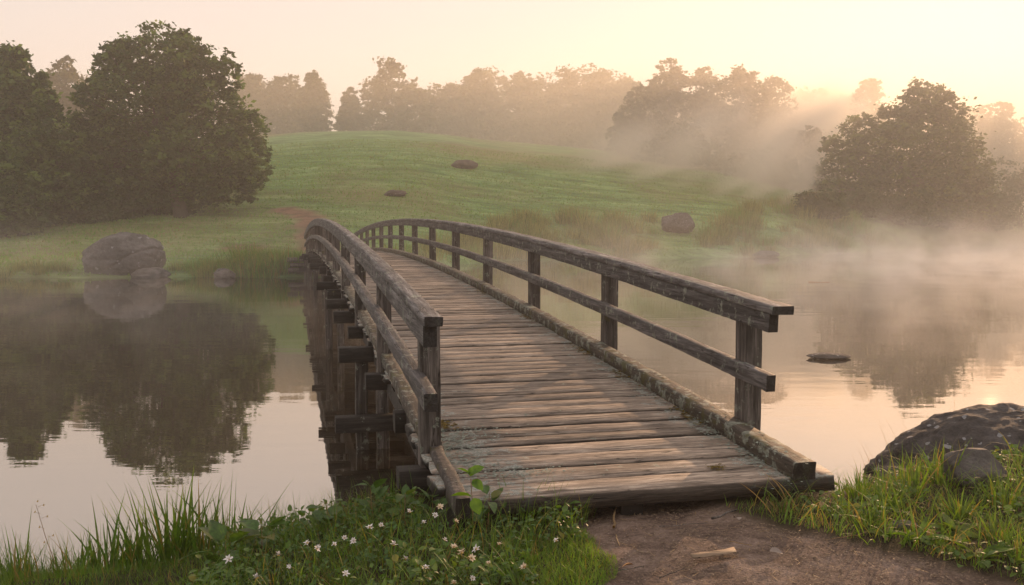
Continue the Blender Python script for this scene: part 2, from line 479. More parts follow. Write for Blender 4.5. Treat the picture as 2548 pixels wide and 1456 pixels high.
def ground_mat():
    m, t, N, L, P = nt('ground')
    tc = N.new('ShaderNodeTexCoord'); v = tc.outputs['Object']
    ap = N.new('ShaderNodeAttribute'); ap.attribute_name = 'dirt'
    af = N.new('ShaderNodeAttribute'); af.attribute_name = 'far'
    # meadow grass: mottled, streaked along the slope's contour
    mp = N.new('ShaderNodeMapping'); mp.inputs['Scale'].default_value = (0.25, 1.0, 1.0); mp.inputs['Rotation'].default_value = (0, 0, 0.12); L.new(v, mp.inputs[0])
    s1 = noise_n(t, mp.outputs[0], 0.55, 6, 0.7, 0.5)
    s2 = noise_n(t, mp.outputs[0], 3.2, 5, 0.75, 0.3)
    b1 = noise_n(t, v, 0.045, 4, 0.6)
    g = ramp(t, s1, [(0.34, (0.070, 0.15, 0.045)), (0.50, (0.16, 0.30, 0.10)), (0.66, (0.28, 0.43, 0.17))])
    g = mix(t, 0.7, g, ramp(t, s2, [(0.3, 0.35), (0.62, 1.25)]), 'MULTIPLY')
    g = mix(t, ramp(t, b1, [(0.44, 0.0), (0.62, 0.65)]), g, (0.24, 0.18, 0.085))
    # near soil under the plants
    so = ramp(t, noise_n(t, v, 6, 5), [(0.3, (0.018, 0.014, 0.008)), (0.7, (0.045, 0.038, 0.018))])
    g = mix(t, af.outputs['Fac'], so, g)
    # bare earth
    d1 = noise_n(t, v, 3.5, 7, 0.7)
    d2 = noise_n(t, v, 45, 5, 0.75)
    vo = N.new('ShaderNodeTexVoronoi'); vo.inputs['Scale'].default_value = 70; L.new(v, vo.inputs['Vector'])
    e = ramp(t, d1, [(0.32, (0.080, 0.056, 0.046)), (0.50, (0.175, 0.126, 0.102)), (0.70, (0.29, 0.22, 0.185))])
    e = mix(t, 0.8, e, ramp(t, d2, [(0.32, 0.35), (0.62, 1.2)]), 'MULTIPLY')
    sepc = N.new('ShaderNodeSeparateColor'); L.new(vo.outputs['Color'], sepc.inputs[0])
    peb = math_n(t, 'MULTIPLY', math_n(t, 'GREATER_THAN', sepc.outputs[0], 0.93), math_n(t, 'LESS_THAN', vo.outputs['Distance'], 0.33))
    e = mix(t, peb, e, (0.30, 0.24, 0.19))
    ef = mix(t, ramp(t, noise_n(t, v, 1.2, 5), [(0.4, 0.0), (0.6, 1.0)]), (0.27, 0.165, 0.11), (0.17, 0.11, 0.07))
    e = mix(t, af.outputs['Fac'], e, ef)
    c = mix(t, ap.outputs['Fac'], g, e)
    L.new(c, P.inputs['Base Color'])
    P.inputs['Roughness'].default_value = 0.95
    P.inputs['Specular IOR Level'].default_value = 0.15
    nb = bump(t, mix(t, 0.35, d2, vo.outputs['Distance']), 0.9, 0.012)
    fb = bump(t, s2, 1.0, 0.30)
    vm = N.new('ShaderNodeMix'); vm.data_type = 'VECTOR'
    L.new(af.outputs['Fac'], vm.inputs[0]); L.new(nb, vm.inputs[4]); L.new(fb, vm.inputs[5])
    L.new(vm.outputs[1], P.inputs['Normal'])
    return m
M['ground'] = ground_mat()
far_a = (Y > 25).astype(float)
tag(mesh_np('ground', np.stack([X.ravel(), Y.ravel(), Z.ravel()], 1), quads, M['ground'], smooth=True,
        attrs={'dirt': np.where(Y < 25, pn, fp).ravel(), 'far': far_a.ravel()}), kind='structure')

# ------------------------------------------------------------------ water
def water_mat():
    m, t, N, L, P = nt('pond_water')
    tc = N.new('ShaderNodeTexCoord'); v = tc.outputs['Object']
    mp = N.new('ShaderNodeMapping'); mp.inputs['Scale'].default_value = (0.35, 1.0, 1.0); L.new(v, mp.inputs[0])
    r1 = noise_n(t, mp.outputs[0], 2.6, 3, 0.5)
    r2 = noise_n(t, mp.outputs[0], 0.5, 2, 0.5)
    nb = bump(t, r1, 0.035, 0.05)
    nb = bump(t, r2, 0.07, 0.10, nb)
    P.inputs['Base Color'].default_value = (0.030, 0.022, 0.013, 1)
    P.inputs['Roughness'].default_value = 0.25
    P.inputs['Specular IOR Level'].default_value = 0.0
    L.new(nb, P.inputs['Normal'])
    g = N.new('ShaderNodeBsdfGlossy'); g.inputs['Roughness'].default_value = 0.015
    g.inputs['Color'].default_value = (0.95, 0.93, 0.90, 1)
    L.new(nb, g.inputs['Normal'])
    fr = N.new('ShaderNodeFresnel'); fr.inputs['IOR'].default_value = 2.1; L.new(nb, fr.inputs['Normal'])
    fac = math_n(t, 'MULTIPLY_ADD', fr.outputs[0], 0.62, 0.36)
    ms = N.new('ShaderNodeMixShader'); L.new(fac, ms.inputs[0]); L.new(P.outputs[0], ms.inputs[1]); L.new(g.outputs[0], ms.inputs[2])
    L.new(ms.outputs[0], N['Material Output'].inputs['Surface'])
    return m
wx = graded([(-118, 118, 4)]); wy = graded([(2, 116, 4)])
WX, WY = np.meshgrid(wx, wy)
ii = np.arange(WX.size).reshape(WX.shape)
tag(mesh_np('water', np.stack([WX.ravel(), WY.ravel(), WX.ravel() * 0], 1),
        np.stack([ii[:-1, :-1].ravel(), ii[:-1, 1:].ravel(), ii[1:, 1:].ravel(), ii[1:, :-1].ravel()], 1), water_mat(), smooth=True), kind='structure')

# ------------------------------------------------------------------ haze
def box_mesh(name, lo, hi, mat):
    x0, y0, z0 = lo; x1, y1, z1 = hi
    V = [(x0, y0, z0), (x1, y0, z0), (x1, y1, z0), (x0, y1, z0), (x0, y0, z1), (x1, y0, z1), (x1, y1, z1), (x0, y1, z1)]
    Fc = [(0, 3, 2, 1), (4, 5, 6, 7), (0, 1, 5, 4), (1, 2, 6, 5), (2, 3, 7, 6), (3, 0, 4, 7)]
    return mesh_np(name, V, np.array(Fc), mat)
hm = bpy.data.materials.new('haze'); hm.use_nodes = True
t = hm.node_tree; t.nodes.remove(t.nodes['Principled BSDF'])
pv = t.nodes.new('ShaderNodeVolumePrincipled')
pv.inputs['Color'].default_value = (0.97, 0.94, 0.90, 1)
pv.inputs['Density'].default_value = 0.0015
pv.inputs['Anisotropy'].default_value = 0.45
t.links.new(pv.outputs[0], t.nodes['Material Output'].inputs['Volume'])
tag(box_mesh('haze', (-430, -70, -2.6), (430, 490, 48), hm), kind='stuff')

# mist lying on the pond
mm_ = bpy.data.materials.new('pond_mist'); mm_.use_nodes = True
t = mm_.node_tree; t.nodes.remove(t.nodes['Principled BSDF'])
pv = t.nodes.new('ShaderNodeVolumePrincipled')
pv.inputs['Color'].default_value = (0.98, 0.95, 0.92, 1)
pv.inputs['Anisotropy'].default_value = 0.4
tc = t.nodes.new('ShaderNodeTexCoord')
sx = t.nodes.new('ShaderNodeSeparateXYZ'); t.links.new(tc.outputs['Object'], sx.inputs[0])
mp = t.nodes.new('ShaderNodeMapping'); mp.inputs['Scale'].default_value = (0.34, 0.26, 0.42); t.links.new(tc.outputs['Object'], mp.inputs[0])
nn_ = noise_n(t, mp.outputs[0], 1.0, 4, 0.62, 0.8)
wisp = ramp(t, nn_, [(0.47, 0.0), (0.60, 1.0)])
big_ = ramp(t, noise_n(t, tc.outputs['Object'], 0.05, 1, 0.5), [(0.35, 0.35), (0.6, 1.0)])
fall = math_n(t, 'POWER', 2.718, math_n(t, 'MULTIPLY', sx.outputs[2], -0.80))
def mrange(v, a, b):
    n = t.nodes.new('ShaderNodeMapRange'); n.interpolation_type = 'SMOOTHSTEP'
    n.inputs[1].default_value = a; n.inputs[2].default_value = b
    t.links.new(v, n.inputs[0]); return n.outputs[0]
reg = math_n(t, 'MULTIPLY', mrange(sx.outputs[1], 11.0, 24.0), math_n(t, 'MULTIPLY_ADD', mrange(sx.outputs[0], -2.0, 26.0), 0.76, 0.24))
reg = math_n(t, 'MULTIPLY', reg, mrange(sx.outputs[2], 4.6, 1.8))
d_ = math_n(t, 'MULTIPLY', math_n(t, 'MULTIPLY', wisp, fall), math_n(t, 'MULTIPLY', reg, big_))
t.links.new(math_n(t, 'MULTIPLY', d_, 0.12), pv.inputs['Density'])
t.links.new(pv.outputs[0], t.nodes['Material Output'].inputs['Volume'])
tag(box_mesh('mist', (-40, 12, 0.03), (80, 106, 4.6), mm_), kind='stuff')

# the thicker fog bank in front of the wood on the hill, with imitated sun shafts
fm = bpy.data.materials.new('hill_mist_and_shafts'); fm.use_nodes = True
t = fm.node_tree; t.nodes.remove(t.nodes['Principled BSDF'])
pv = t.nodes.new('ShaderNodeVolumePrincipled')
pv.inputs['Color'].default_value = (0.99, 0.93, 0.84, 1)  # golden tint of the sunlight put into the fog colour
pv.inputs['Anisotropy'].default_value = 0.42
tc = t.nodes.new('ShaderNodeTexCoord')
sx = t.nodes.new('ShaderNodeSeparateXYZ'); t.links.new(tc.outputs['Object'], sx.inputs[0])
d_ = math_n(t, 'MULTIPLY', math_n(t, 'MULTIPLY', mrange(sx.outputs[1], 84.0, 112.0), math_n(t, 'MULTIPLY_ADD', mrange(sx.outputs[0], -30.0, 25.0), 1.5, 0.75)), mrange(sx.outputs[2], 31.0, 13.0))
d_ = math_n(t, 'MULTIPLY', d_, math_n(t, 'MULTIPLY_ADD', noise_n(t, tc.outputs['Object'], 0.03, 2, 0.5), 1.2, 0.4))
# denser fog streaks along the sun direction, shaped to stand in for sun shafts
sn, cs_ = math.sin(SUN_AZ), math.cos(SUN_AZ); se_, ce_ = math.sin(SUN_EL), math.cos(SUN_EL)
def lin(a_, b_, c_, d0):
    v_ = math_n(t, 'MULTIPLY_ADD', sx.outputs[0], a_, math_n(t, 'MULTIPLY_ADD', sx.outputs[1], b_, math_n(t, 'MULTIPLY_ADD', sx.outputs[2], c_, d0)))
    return v_
cu = lin(cs_, -sn, 0.0, 0.0)
cv = lin(-sn * se_, -cs_ * se_, ce_, -HW * ce_)
cs2 = lin(sn * ce_, cs_ * ce_, se_, 0.0)
tot = None
for u0, v0, wu, wv, amp in ((-39.0, -13.0, 1.8, 2.6, 0.8), (-33.5, -14.0, 1.1, 2.8, 1.1), (-29.0, -12.0, 0.8, 2.8, 1.2), (-25.0, -15.0, 0.7, 3.0, 1.5),
                            (-21.8, -14.0, 0.9, 3.4, 2.2), (-18.2, -16.0, 0.6, 3.0, 2.4)):
    a1 = math_n(t, 'MULTIPLY', math_n(t, 'SUBTRACT', cu, u0), 1 / wu); a2 = math_n(t, 'MULTIPLY', math_n(t, 'SUBTRACT', cv, v0), 1 / wv)
    e_ = math_n(t, 'MULTIPLY', math_n(t, 'ADD', math_n(t, 'MULTIPLY', a1, a1), math_n(t, 'MULTIPLY', a2, a2)), -1.0)
    g_ = math_n(t, 'MULTIPLY', math_n(t, 'POWER', 2.718, e_), amp)
    tot = g_ if tot is None else math_n(t, 'ADD', tot, g_)
tot = math_n(t, 'MULTIPLY', tot, math_n(t, 'MULTIPLY', mrange(cs2, 88.0, 106.0), mrange(cs2, 170.0, 140.0)))
t.links.new(math_n(t, 'MULTIPLY_ADD', tot, 0.26, math_n(t, 'MULTIPLY', d_, 0.0080)), pv.inputs['Density'])
t.links.new(pv.outputs[0], t.nodes['Material Output'].inputs['Volume'])
tag(box_mesh('mist', (-160, 76, -2.0), (200, 260, 34), fm), kind='stuff')

# ------------------------------------------------------------------ trees
def leaf_cloud(pts, nrm, size, rg, aspect=1.6):
    """one bent leaf-shaped quad per point"""
    n = len(pts)
    d = rg.normal(size=(n, 3)); d += nrm * 0.6
    u = rg.normal(size=(n, 3)); u[:, 2] *= 0.5
    u /= np.linalg.norm(u, axis=1)[:, None]
    w = np.cross(u, d); w /= np.linalg.norm(w, axis=1)[:, None] + 1e-9
    s = (size * rg.uniform(0.55, 1.35, n))[:, None]
    a = pts - u * s * aspect * 0.5; b = pts + w * s * 0.42; c = pts + u * s * aspect * 0.5; e = pts - w * s * 0.42
    V = np.stack([a, b, c, e], 1).reshape(-1, 3)
    return V, np.arange(n * 4).reshape(n, 4)

def crown_points(lobes, n, rg, fill=0.25, clump=0.9, cs=0.30):
    """lobes: (x,y,z,rx,ry,rz). Points gathered in small clumps near the lobe skins, with gaps between clumps."""
    lob = np.array(lobes, dtype=float)
    vol = (lob[:, 3] * lob[:, 4] * lob[:, 5]) ** (2 / 3)
    per = 26
    nc = max(1, n // per)
    k = rg.choice(len(lob), nc, p=vol / vol.sum())
    d = rg.normal(size=(nc, 3)); d /= np.linalg.norm(d, axis=1)[:, None]
    rad = np.where(rg.random(nc) < fill, rg.uniform(0.3, 0.85, nc), rg.uniform(0.85, 1.06, nc))
    cpos = lob[k, :3] + d * lob[k, 3:6] * rad[:, None]
    sz = lob[k, 3:6].mean(1) * cs * rg.uniform(0.6, 1.3, nc)
    p = np.repeat(cpos, per, 0) + rg.normal(size=(nc * per, 3)) * np.repeat(sz, per)[:, None] * np.array([0.62, 0.62, 0.42])
    nr = np.repeat(d, per, 0)
    return p, nr

def limb(mb, p0, p1, r0, r1, rg, seg=6, k=7, wob=0.08):
    p0 = np.array(p0, float); p1 = np.array(p1, float)
    L = np.linalg.norm(p1 - p0)
    ax = (p1 - p0) / L
    u = np.cross(ax, [0.3, 0.9, 0.1]); u /= np.linalg.norm(u); w = np.cross(ax, u)
    V = []
    off = np.zeros(3)
    for i in range(seg + 1):
        f = i / seg
        if 0 < i < seg: off = off + rg.normal(size=3) * wob * L / seg
        c = p0 + (p1 - p0) * f + off * (1 - f * 0.3)
        r = r0 + (r1 - r0) * f
        if i == 0: r *= 1.15
        for j in range(k):
            a = 2 * math.pi * j / k
            V.append(c + (u * math.cos(a) + w * math.sin(a)) * r)
    Fc = []
    for i in range(seg):
        for j in range(k):
            Fc.append((i * k + j, i * k + (j + 1) % k, (i + 1) * k + (j + 1) % k, (i + 1) * k + j))
    mb.add(V, np.array(Fc))

def tree(name, label, cat, base, lobes, nleaf, lsize, mat, seed, trunk_r=0.4, group=None, limbs=8, fill=0.25, cs=0.30):
    rg = np.random.default_rng(seed)
    base = np.array(base, float)
    root = empty(name, base, label, cat, group)
    lob = [tuple(np.array(l[:3]) - base) + tuple(l[3:]) for l in lobes]
    p, nr = crown_points(lob, nleaf, rg, fill, cs=cs)
    ct = np.repeat(rg.random(len(p) // 26) ** 3, 26)
    keep = p[:, 2] > 0.1
    p = p[keep]; nr = nr[keep]; ct = ct[keep]
    V, Fc = leaf_cloud(p, nr, lsize, rg)
    mesh_np('crown', V, Fc, mat, root, attrs={'tint': np.repeat(ct * 0.9, 4)})
    mb = MB()
    top = max(l[2] for l in lob)
    cx_ = np.mean([l[0] for l in lob]) * 0.4
    fork = np.array([cx_, 0, top * 0.38])
    limb(mb, (0, 0, -0.4), fork, trunk_r, trunk_r * 0.72, rg, 6, 9, 0.05)
    order = sorted(range(len(lob)), key=lambda i: -lob[i][3])[:limbs]
    for i in order:
        l = np.array(lob[i][:3])
        limb(mb, fork * (0.75 + 0.25 * rg.random()), l + rg.normal(size=3) * 0.2, trunk_r * 0.4, trunk_r * 0.09, rg, 6, 6, 0.09)
        for _ in range(3):
            e = l + rg.normal(size=3) * np.array(lob[i][3:6]) * 0.55
            limb(mb, fork + (l - fork) * rg.uniform(0.5, 0.95), e, trunk_r * 0.14, trunk_r * 0.04, rg, 4, 5, 0.1)
    mb.build('trunk', M['bark'], root, True)
    return root

def px_lobes(spec, Y, rg, depth=1.0, sub=0, dz=0.0):
    """spec rows (px, py, rpx[, rpy]) -> world ellipsoids round distance Y, each broken up by smaller satellite lobes"""
    out = []
    for s in spec:
        px, py, r = s[:3]
        rz = s[3] if len(s) > 3 else r
        yy = Y + rg.uniform(-0.5, 0.5) * r * Y / F * depth
        c = at(px, py, yy)
        q = yy / F
        out.append((c[0], c[1], c[2] + dz, r * q, r * q * depth, rz * q))
        for _ in range(sub):
            d = rg.normal(size=3); d /= np.linalg.norm(d); d[2] = abs(d[2]) * 0.9 - 0.1
            rr = rg.uniform(0.22, 0.42)
            cc = np.array([c[0], c[1], c[2] + dz]) + d * np.array([r, r * depth, rz]) * q * 0.9
            out.append((cc[0], cc[1], cc[2], r * q * rr, r * q * rr, rz * q * rr))
    return out

trg = np.random.default_rng(5)
# the big oak on the far bank, left
big = [(395, 140, 88, 72), (300, 165, 55, 60), (470, 170, 75, 70), (555, 190, 45, 60), (250, 250, 60, 60), (370, 260, 130, 100),
       (520, 280, 90, 80), (600, 330, 60, 60), (235, 340, 70, 70), (350, 380, 130, 90), (500, 390, 120, 90), (610, 400, 58, 60),
       (200, 430, 55, 60), (300, 460, 110, 70), (440, 470, 120, 62), (560, 450, 80, 60), (625, 455, 40, 40), (190, 480, 50, 40)]
oak_base = on_ground(455, 541, 50)
tree('oak_tree', 'big dark leafy tree with wide crown behind the far lawn, left of the footpath', 'tree', oak_base,
     px_lobes(big, oak_base[1] + 1.5, trg, 0.9, 6), 84000, 0.24, M['leaf_oak'], 11, 0.55, limbs=16, fill=0.25, cs=0.20)

def auto_lobes(cx, w, top, bot, Y, rg, kind='round'):
    """lobes filling a crown outline given in view pixels"""
    h = bot - top
    if h < 260 and kind == 'round' and bot < 430: w = w * 1.35
    spec = []
    if kind == 'round':
        rows = [(0.13, 0.42), (0.32, 0.80), (0.52, 1.0), (0.72, 0.95), (0.90, 0.72)]
    elif kind == 'tall':
        rows = [(0.09, 0.32), (0.22, 0.60), (0.38, 0.85), (0.56, 1.0), (0.75, 0.95), (0.92, 0.8)]
    elif kind == 'cone':
        rows = [(0.05, 0.08), (0.16, 0.22), (0.30, 0.40), (0.46, 0.58), (0.64, 0.78), (0.84, 0.95)]
    for fy, fw in rows:
        ww = w * fw
        r = {'round': 0.17, 'tall': 0.13, 'cone': 0.10}[kind] * h
        r = min(r, ww * 0.5 + 2)
        n = max(1, int(round(ww / (r * 1.5))))
        for i in range(n):
            x = cx + ((i + 0.5) / n - 0.5) * (ww - r * 0.9) + rg.uniform(-0.1, 0.1) * r
            spec.append((x, top + fy * h + rg.uniform(-0.35, 0.35) * r * (fy > 0.1), r * rg.uniform(0.85, 1.2), r * rg.uniform(0.75, 1.0)))
    return px_lobes(spec, Y, rg, 1.0, 3 if kind != 'cone' else 1)

def auto_tree(name, label, cx, w, top, bot, Y, kind, n, ls, seed, mat='leaf_far', group=None, tr=0.3, **kw):
    rg = np.random.default_rng(seed)
    b = at(cx, bot, Y)
    b[2] = float(ground(b[0], b[1]))
    lobs = auto_lobes(cx, w, top, bot, Y, rg, kind)
    return tree(name, label, 'tree', b, lobs, n, ls, M[mat], seed, tr, group, limbs=6, **kw)

# left edge
auto_tree('broadleaf_tree', 'tall dark tree cut by the left edge of the photo, left of the big oak', 25, 230, 108, 520, 74, 'tall', 34000, 0.27, 21, 'leaf_oak', tr=0.4)
auto_tree('broadleaf_tree', 'dark bushy tree filling the gap between the left edge tree and the big oak', 118, 170, 250, 560, 69, 'round', 20000, 0.25, 22, 'leaf_oak', tr=0.3)
auto_tree('broadleaf_tree', 'low dark tree at the left edge above the lawn', 20, 200, 390, 590, 64, 'round', 14000, 0.23, 23, 'leaf_oak', tr=0.25)
auto_tree('broadleaf_tree', 'hazy tree rising between the left edge tree and the big oak', 160, 170, 133, 520, 118, 'tall', 14000, 0.40, 24)
# along the ridge, left to right
ridge = [(618, 120, 182, 345, 172, 'round', 'hazy tree right behind the big oak on the skyline'),
         (700, 130, 196, 345, 168, 'round', 'hazy flat topped tree between the big oak and the feathery pine'),
         (778, 92, 184, 345, 160, 'tall', 'feathery pine on the skyline at the left end of the bright gap'),
         (872, 88, 216, 340, 158, 'cone', 'small pointed conifer standing in the bright skyline gap'),
         (980, 150, 160, 350, 160, 'round', 'round topped tree standing alone right of the small conifer'),
         (1110, 120, 212, 372, 172, 'round', 'hazy tree at the left end of the long wood on the hill'),
         (1195, 140, 178, 380, 168, 'tall', 'hazy tree with the first high top in the long wood'),
         (1300, 150, 180, 392, 166, 'tall', 'hazy tree in the middle of the long wood on the hill'),
         (1400, 150, 178, 402, 162, 'round', 'hazy domed tree right of the middle of the long wood'),
         (1490, 130, 182, 410, 160, 'round', 'hazy domed tree at the right end of the long wood'),
         (1560, 110, 196, 425, 156, 'round', 'hazy tree just left of the spiky sunlit tree')]
for i, (cx, w, top, bot, Yd, kind, lab) in enumerate(ridge):
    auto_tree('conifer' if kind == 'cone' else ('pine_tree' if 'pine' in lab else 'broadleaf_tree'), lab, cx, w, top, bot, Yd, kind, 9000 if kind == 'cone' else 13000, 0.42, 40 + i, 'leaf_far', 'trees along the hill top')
# right of the hill, nearer and darker
for i, (cx, w, top, Yd, lab) in enumerate([
        (655, 170, 205, 190, 'palest tree of the skyline, behind the gap beside the big oak'), (1150, 170, 205, 192, 'pale tree behind the left part of the long wood'),
        (1245, 170, 192, 190, 'pale tree behind the first dip of the long wood'), (1350, 180, 190, 188, 'pale tree behind the middle of the long wood'),
        (1445, 170, 190, 186, 'pale tree behind the right part of the long wood'), (1530, 160, 190, 184, 'pale tree behind the right end of the long wood'),
        (2010, 150, 228, 185, 'pale tree far behind the gap between the two woods'), (2100, 120, 236, 186, 'pale tree far behind, left of the tall pale crown'),
        (2400, 140, 268, 184, 'pale tree far behind the right bank tree')]):
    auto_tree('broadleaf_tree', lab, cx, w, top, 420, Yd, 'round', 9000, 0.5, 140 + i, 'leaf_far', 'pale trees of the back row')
right = [(1665, 150, 150, 455, 128, 'tall', 'spiky topped tree catching the light at the left of the right wood', 16000),
         (1755, 120, 158, 470, 130, 'tall', 'narrow topped tree second in the right wood', 12000),
         (1590, 150, 232, 430, 124, 'round', 'lower tree leaning over the meadow at the left end of the right wood', 12000),
         (1850, 170, 166, 490, 126, 'tall', 'broad tree crossed by the sun rays in the right wood', 17000),
         (1928, 130, 178, 500, 128, 'round', 'tree at the right shoulder of the right wood', 13000),
         (2005, 150, 330, 522, 116, 'round', 'low bushy tree closing the gap beside the right bank tree', 12000),
         (1700, 260, 320, 480, 118, 'round', 'low bushy tree at the foot of the spiky topped tree', 15000),
         (1900, 230, 370, 515, 112, 'round', 'low bushy tree where the sun rays end above the meadow', 15000),
         (2052, 52, 222, 470, 150, 'tall', 'slim pale hazy tree left of the tall sunlit crown', 6000),
         (2162, 95, 182, 480, 148, 'tall', 'tall pale crown glowing in the haze between the two woods', 14000),
         (2445, 120, 262, 520, 140, 'round', 'pale hazy tree right behind the big right bank tree', 9000),
         (2497, 90, 240, 520, 138, 'tall', 'pale pointed tree near the right edge', 9000),
         (2570, 120, 268, 520, 136, 'round', 'pale hazy tree cut by the right edge', 9000)]
for i, (cx, w, top, bot, Yd, kind, lab, n) in enumerate(right):
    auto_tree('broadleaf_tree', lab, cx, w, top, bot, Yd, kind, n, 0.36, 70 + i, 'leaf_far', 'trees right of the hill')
# the big tree on the right bank
rb = on_ground(2290, 560, 60)
rbs = [(2300, 232, 38, 34), (2345, 258, 42, 40), (2270, 270, 42, 40), (2320, 300, 85, 60), (2215, 310, 50, 45), (2140, 318, 42, 38), (2370, 340, 55, 60),
       (2110, 370, 60, 50), (2210, 370, 90, 60), (2320, 390, 105, 80), (2120, 430, 80, 60), (2230, 450, 110, 70), (2370, 450, 90, 70), (2420, 420, 45, 60),
       (2070, 480, 60, 40), (2300, 500, 120, 50), (2420, 500, 60, 50), (2160, 480, 70, 40), (2030, 505, 35, 30)]
tree('broadleaf_tree', 'big spreading tree on the right bank beside the misty water', 'tree', rb,
     px_lobes(rbs, rb[1] + 1, trg, 0.8, 4), 42000, 0.30, M['leaf_shrub'], 12, 0.5, limbs=12, fill=0.3)
# shrubs low on the right bank
und = [(60, 575, 90, 60, 'dark undergrowth at the left edge of the far lawn'), (170, 560, 90, 60, 'dark undergrowth between the left edge trees and the big oak'),
       (270, 548, 80, 55, 'dark undergrowth under the left side of the big oak'), (370, 545, 80, 50, 'dark undergrowth in front of the big oak trunk')]
shr = [(2040, 545, 60, 50, 'round dark shrub under the left side of the right bank tree'), (2140, 560, 80, 40, 'dark shrub under the middle of the right bank tree'),
       (2240, 575, 80, 45, 'dark shrub at the water under the right bank tree'), (2350, 575, 90, 60, 'dark shrub under the right side of the right bank tree'),
       (2450, 560, 80, 70, 'dark shrub right of the right bank tree'), (2540, 545, 90, 90, 'tall dark shrub at the right edge of the far shore'),
       (2420, 600, 60, 30, 'low dark shrub on the misty right shore')]
for i, (px, py, w, h, lab) in enumerate(shr + und):
    rg = np.random.default_rng(200 + i)
    X0 = (px - CX) / F * 95
    Ys = float(shore_far(X0)) + 3 + 3 * rg.random()
    b = at(px, py, Ys); b[2] = float(ground(b[0], b[1]))
    if i >= len(shr): b = on_ground(px, py, 50) + np.array([0, 1.5, 0.1]); Ys = b[1]
    q = Ys / F
    lob = []
    for _ in range(9):
        lob.append((b[0] + rg.uniform(-0.8, 0.8) * w * q, b[1] + rg.uniform(-0.5, 0.5) * w * q, b[2] + rg.uniform(0.2, 1.3) * h * q, w * q * 0.5, w * q * 0.4, h * q * 0.6))
    root = empty('shrub', b, lab, 'shrub', 'shrubs on the right bank' if i < len(shr) else 'undergrowth below the left trees')
    p, nr = crown_points([tuple(np.array(l[:3]) - b) + l[3:] for l in lob], 6500, rg, 0.35)
    k = p[:, 2] > 0; V, Fc = leaf_cloud(p[k], nr[k], 0.24, rg)
    mesh_np('foliage', V, Fc, M['leaf_shrub' if i < len(shr) else 'leaf_oak'], root)
    mb = MB()
    for _ in range(6): limb(mb, (rg.uniform(-.3, .3), rg.uniform(-.3, .3), -0.2), (rg.uniform(-1, 1) * w * q * .6, rg.uniform(-.5, .5) * w * q, h * q * rg.uniform(.6, 1.2)), 0.06, 0.02, rg, 4, 5)
    mb.build('stem', M['bark'], root, True)

# ------------------------------------------------------------------ bridge
BR = empty('footbridge', bp(A0, 2.05, ZEND), 'weathered arched wooden footbridge with plank deck and two timber railings', 'bridge', rz=TH)
# bridge-local coordinates: x = o - 2.05, y = a - A0, z = height - ZEND
def dz(a): return float(deck(a)) - ZEND
def rough(V, amp, sc, seed):
    out = np.array(V, dtype=float)
    for i in range(len(out)):
        v = Vector(out[i] * sc) + Vector((seed * 7.3, seed * 3.1, seed))
        n = mn.noise_vector(v)
        out[i] += np.array(n) * amp
    return out

SEC = [(-1, -0.93), (-1, 0.0), (-1, 0.90), (-0.92, 1), (-0.3, 1.0), (0.3, 0.99), (0.92, 1), (1, 0.90), (1, 0.0), (1, -0.93), (0.95, -1), (-0.95, -1)]
def sweep(pts, w, h, seed, amp=0.006, name='rail', mat=None, parent=None, side=None, sc=4.0):
    """timber of w x h swept along pts, worn edges"""
    pts = np.array(pts, float)
    V = []; k = len(SEC)
    for i, p in enumerate(pts):
        tn = pts[min(i + 1, len(pts) - 1)] - pts[max(i - 1, 0)]
        tn /= np.linalg.norm(tn)
        up = np.array([0, 0, 1.0])
        if abs(tn[2]) > 0.8: up = np.array([0, 1.0, 0])
        s = np.cross(tn, up); s /= np.linalg.norm(s); u = np.cross(s, tn)
        for a, b in SEC: V.append(p + s * a * w / 2 + u * b * h / 2)
    V = rough(V, amp * 0.55, sc * 0.6, seed)
    V = rough(V, amp * 0.55, sc * 5, seed + 3)
    Fc = []
    for i in range(len(pts) - 1):
        for j in range(k):
            Fc.append((i * k + j, i * k + (j + 1) % k, (i + 1) * k + (j + 1) % k, (i + 1) * k + j))
    c0 = len(V)                                            # end grain gets its own ring
    V = np.vstack([V, V[:k], V[-k:], V[:k].mean(0), V[-k:].mean(0)])
    T = []
    for j in range(k):
        T.append((c0 + 2 * k, c0 + (j + 1) % k, c0 + j)); T.append((c0 + 2 * k + 1, c0 + k + j, c0 + k + (j + 1) % k))
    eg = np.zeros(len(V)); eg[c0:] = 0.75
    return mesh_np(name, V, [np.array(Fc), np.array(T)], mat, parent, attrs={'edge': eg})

def along(a0, a1, x, zoff, st=0.18):
    out = []; a = a0
    while a < a1 - 0.02:
        out.append(a); a += 0.06 + 0.012 * (a - a0)
    out.append(a1)
    return [(x, a - A0, dz(a) + zoff) for a in out]

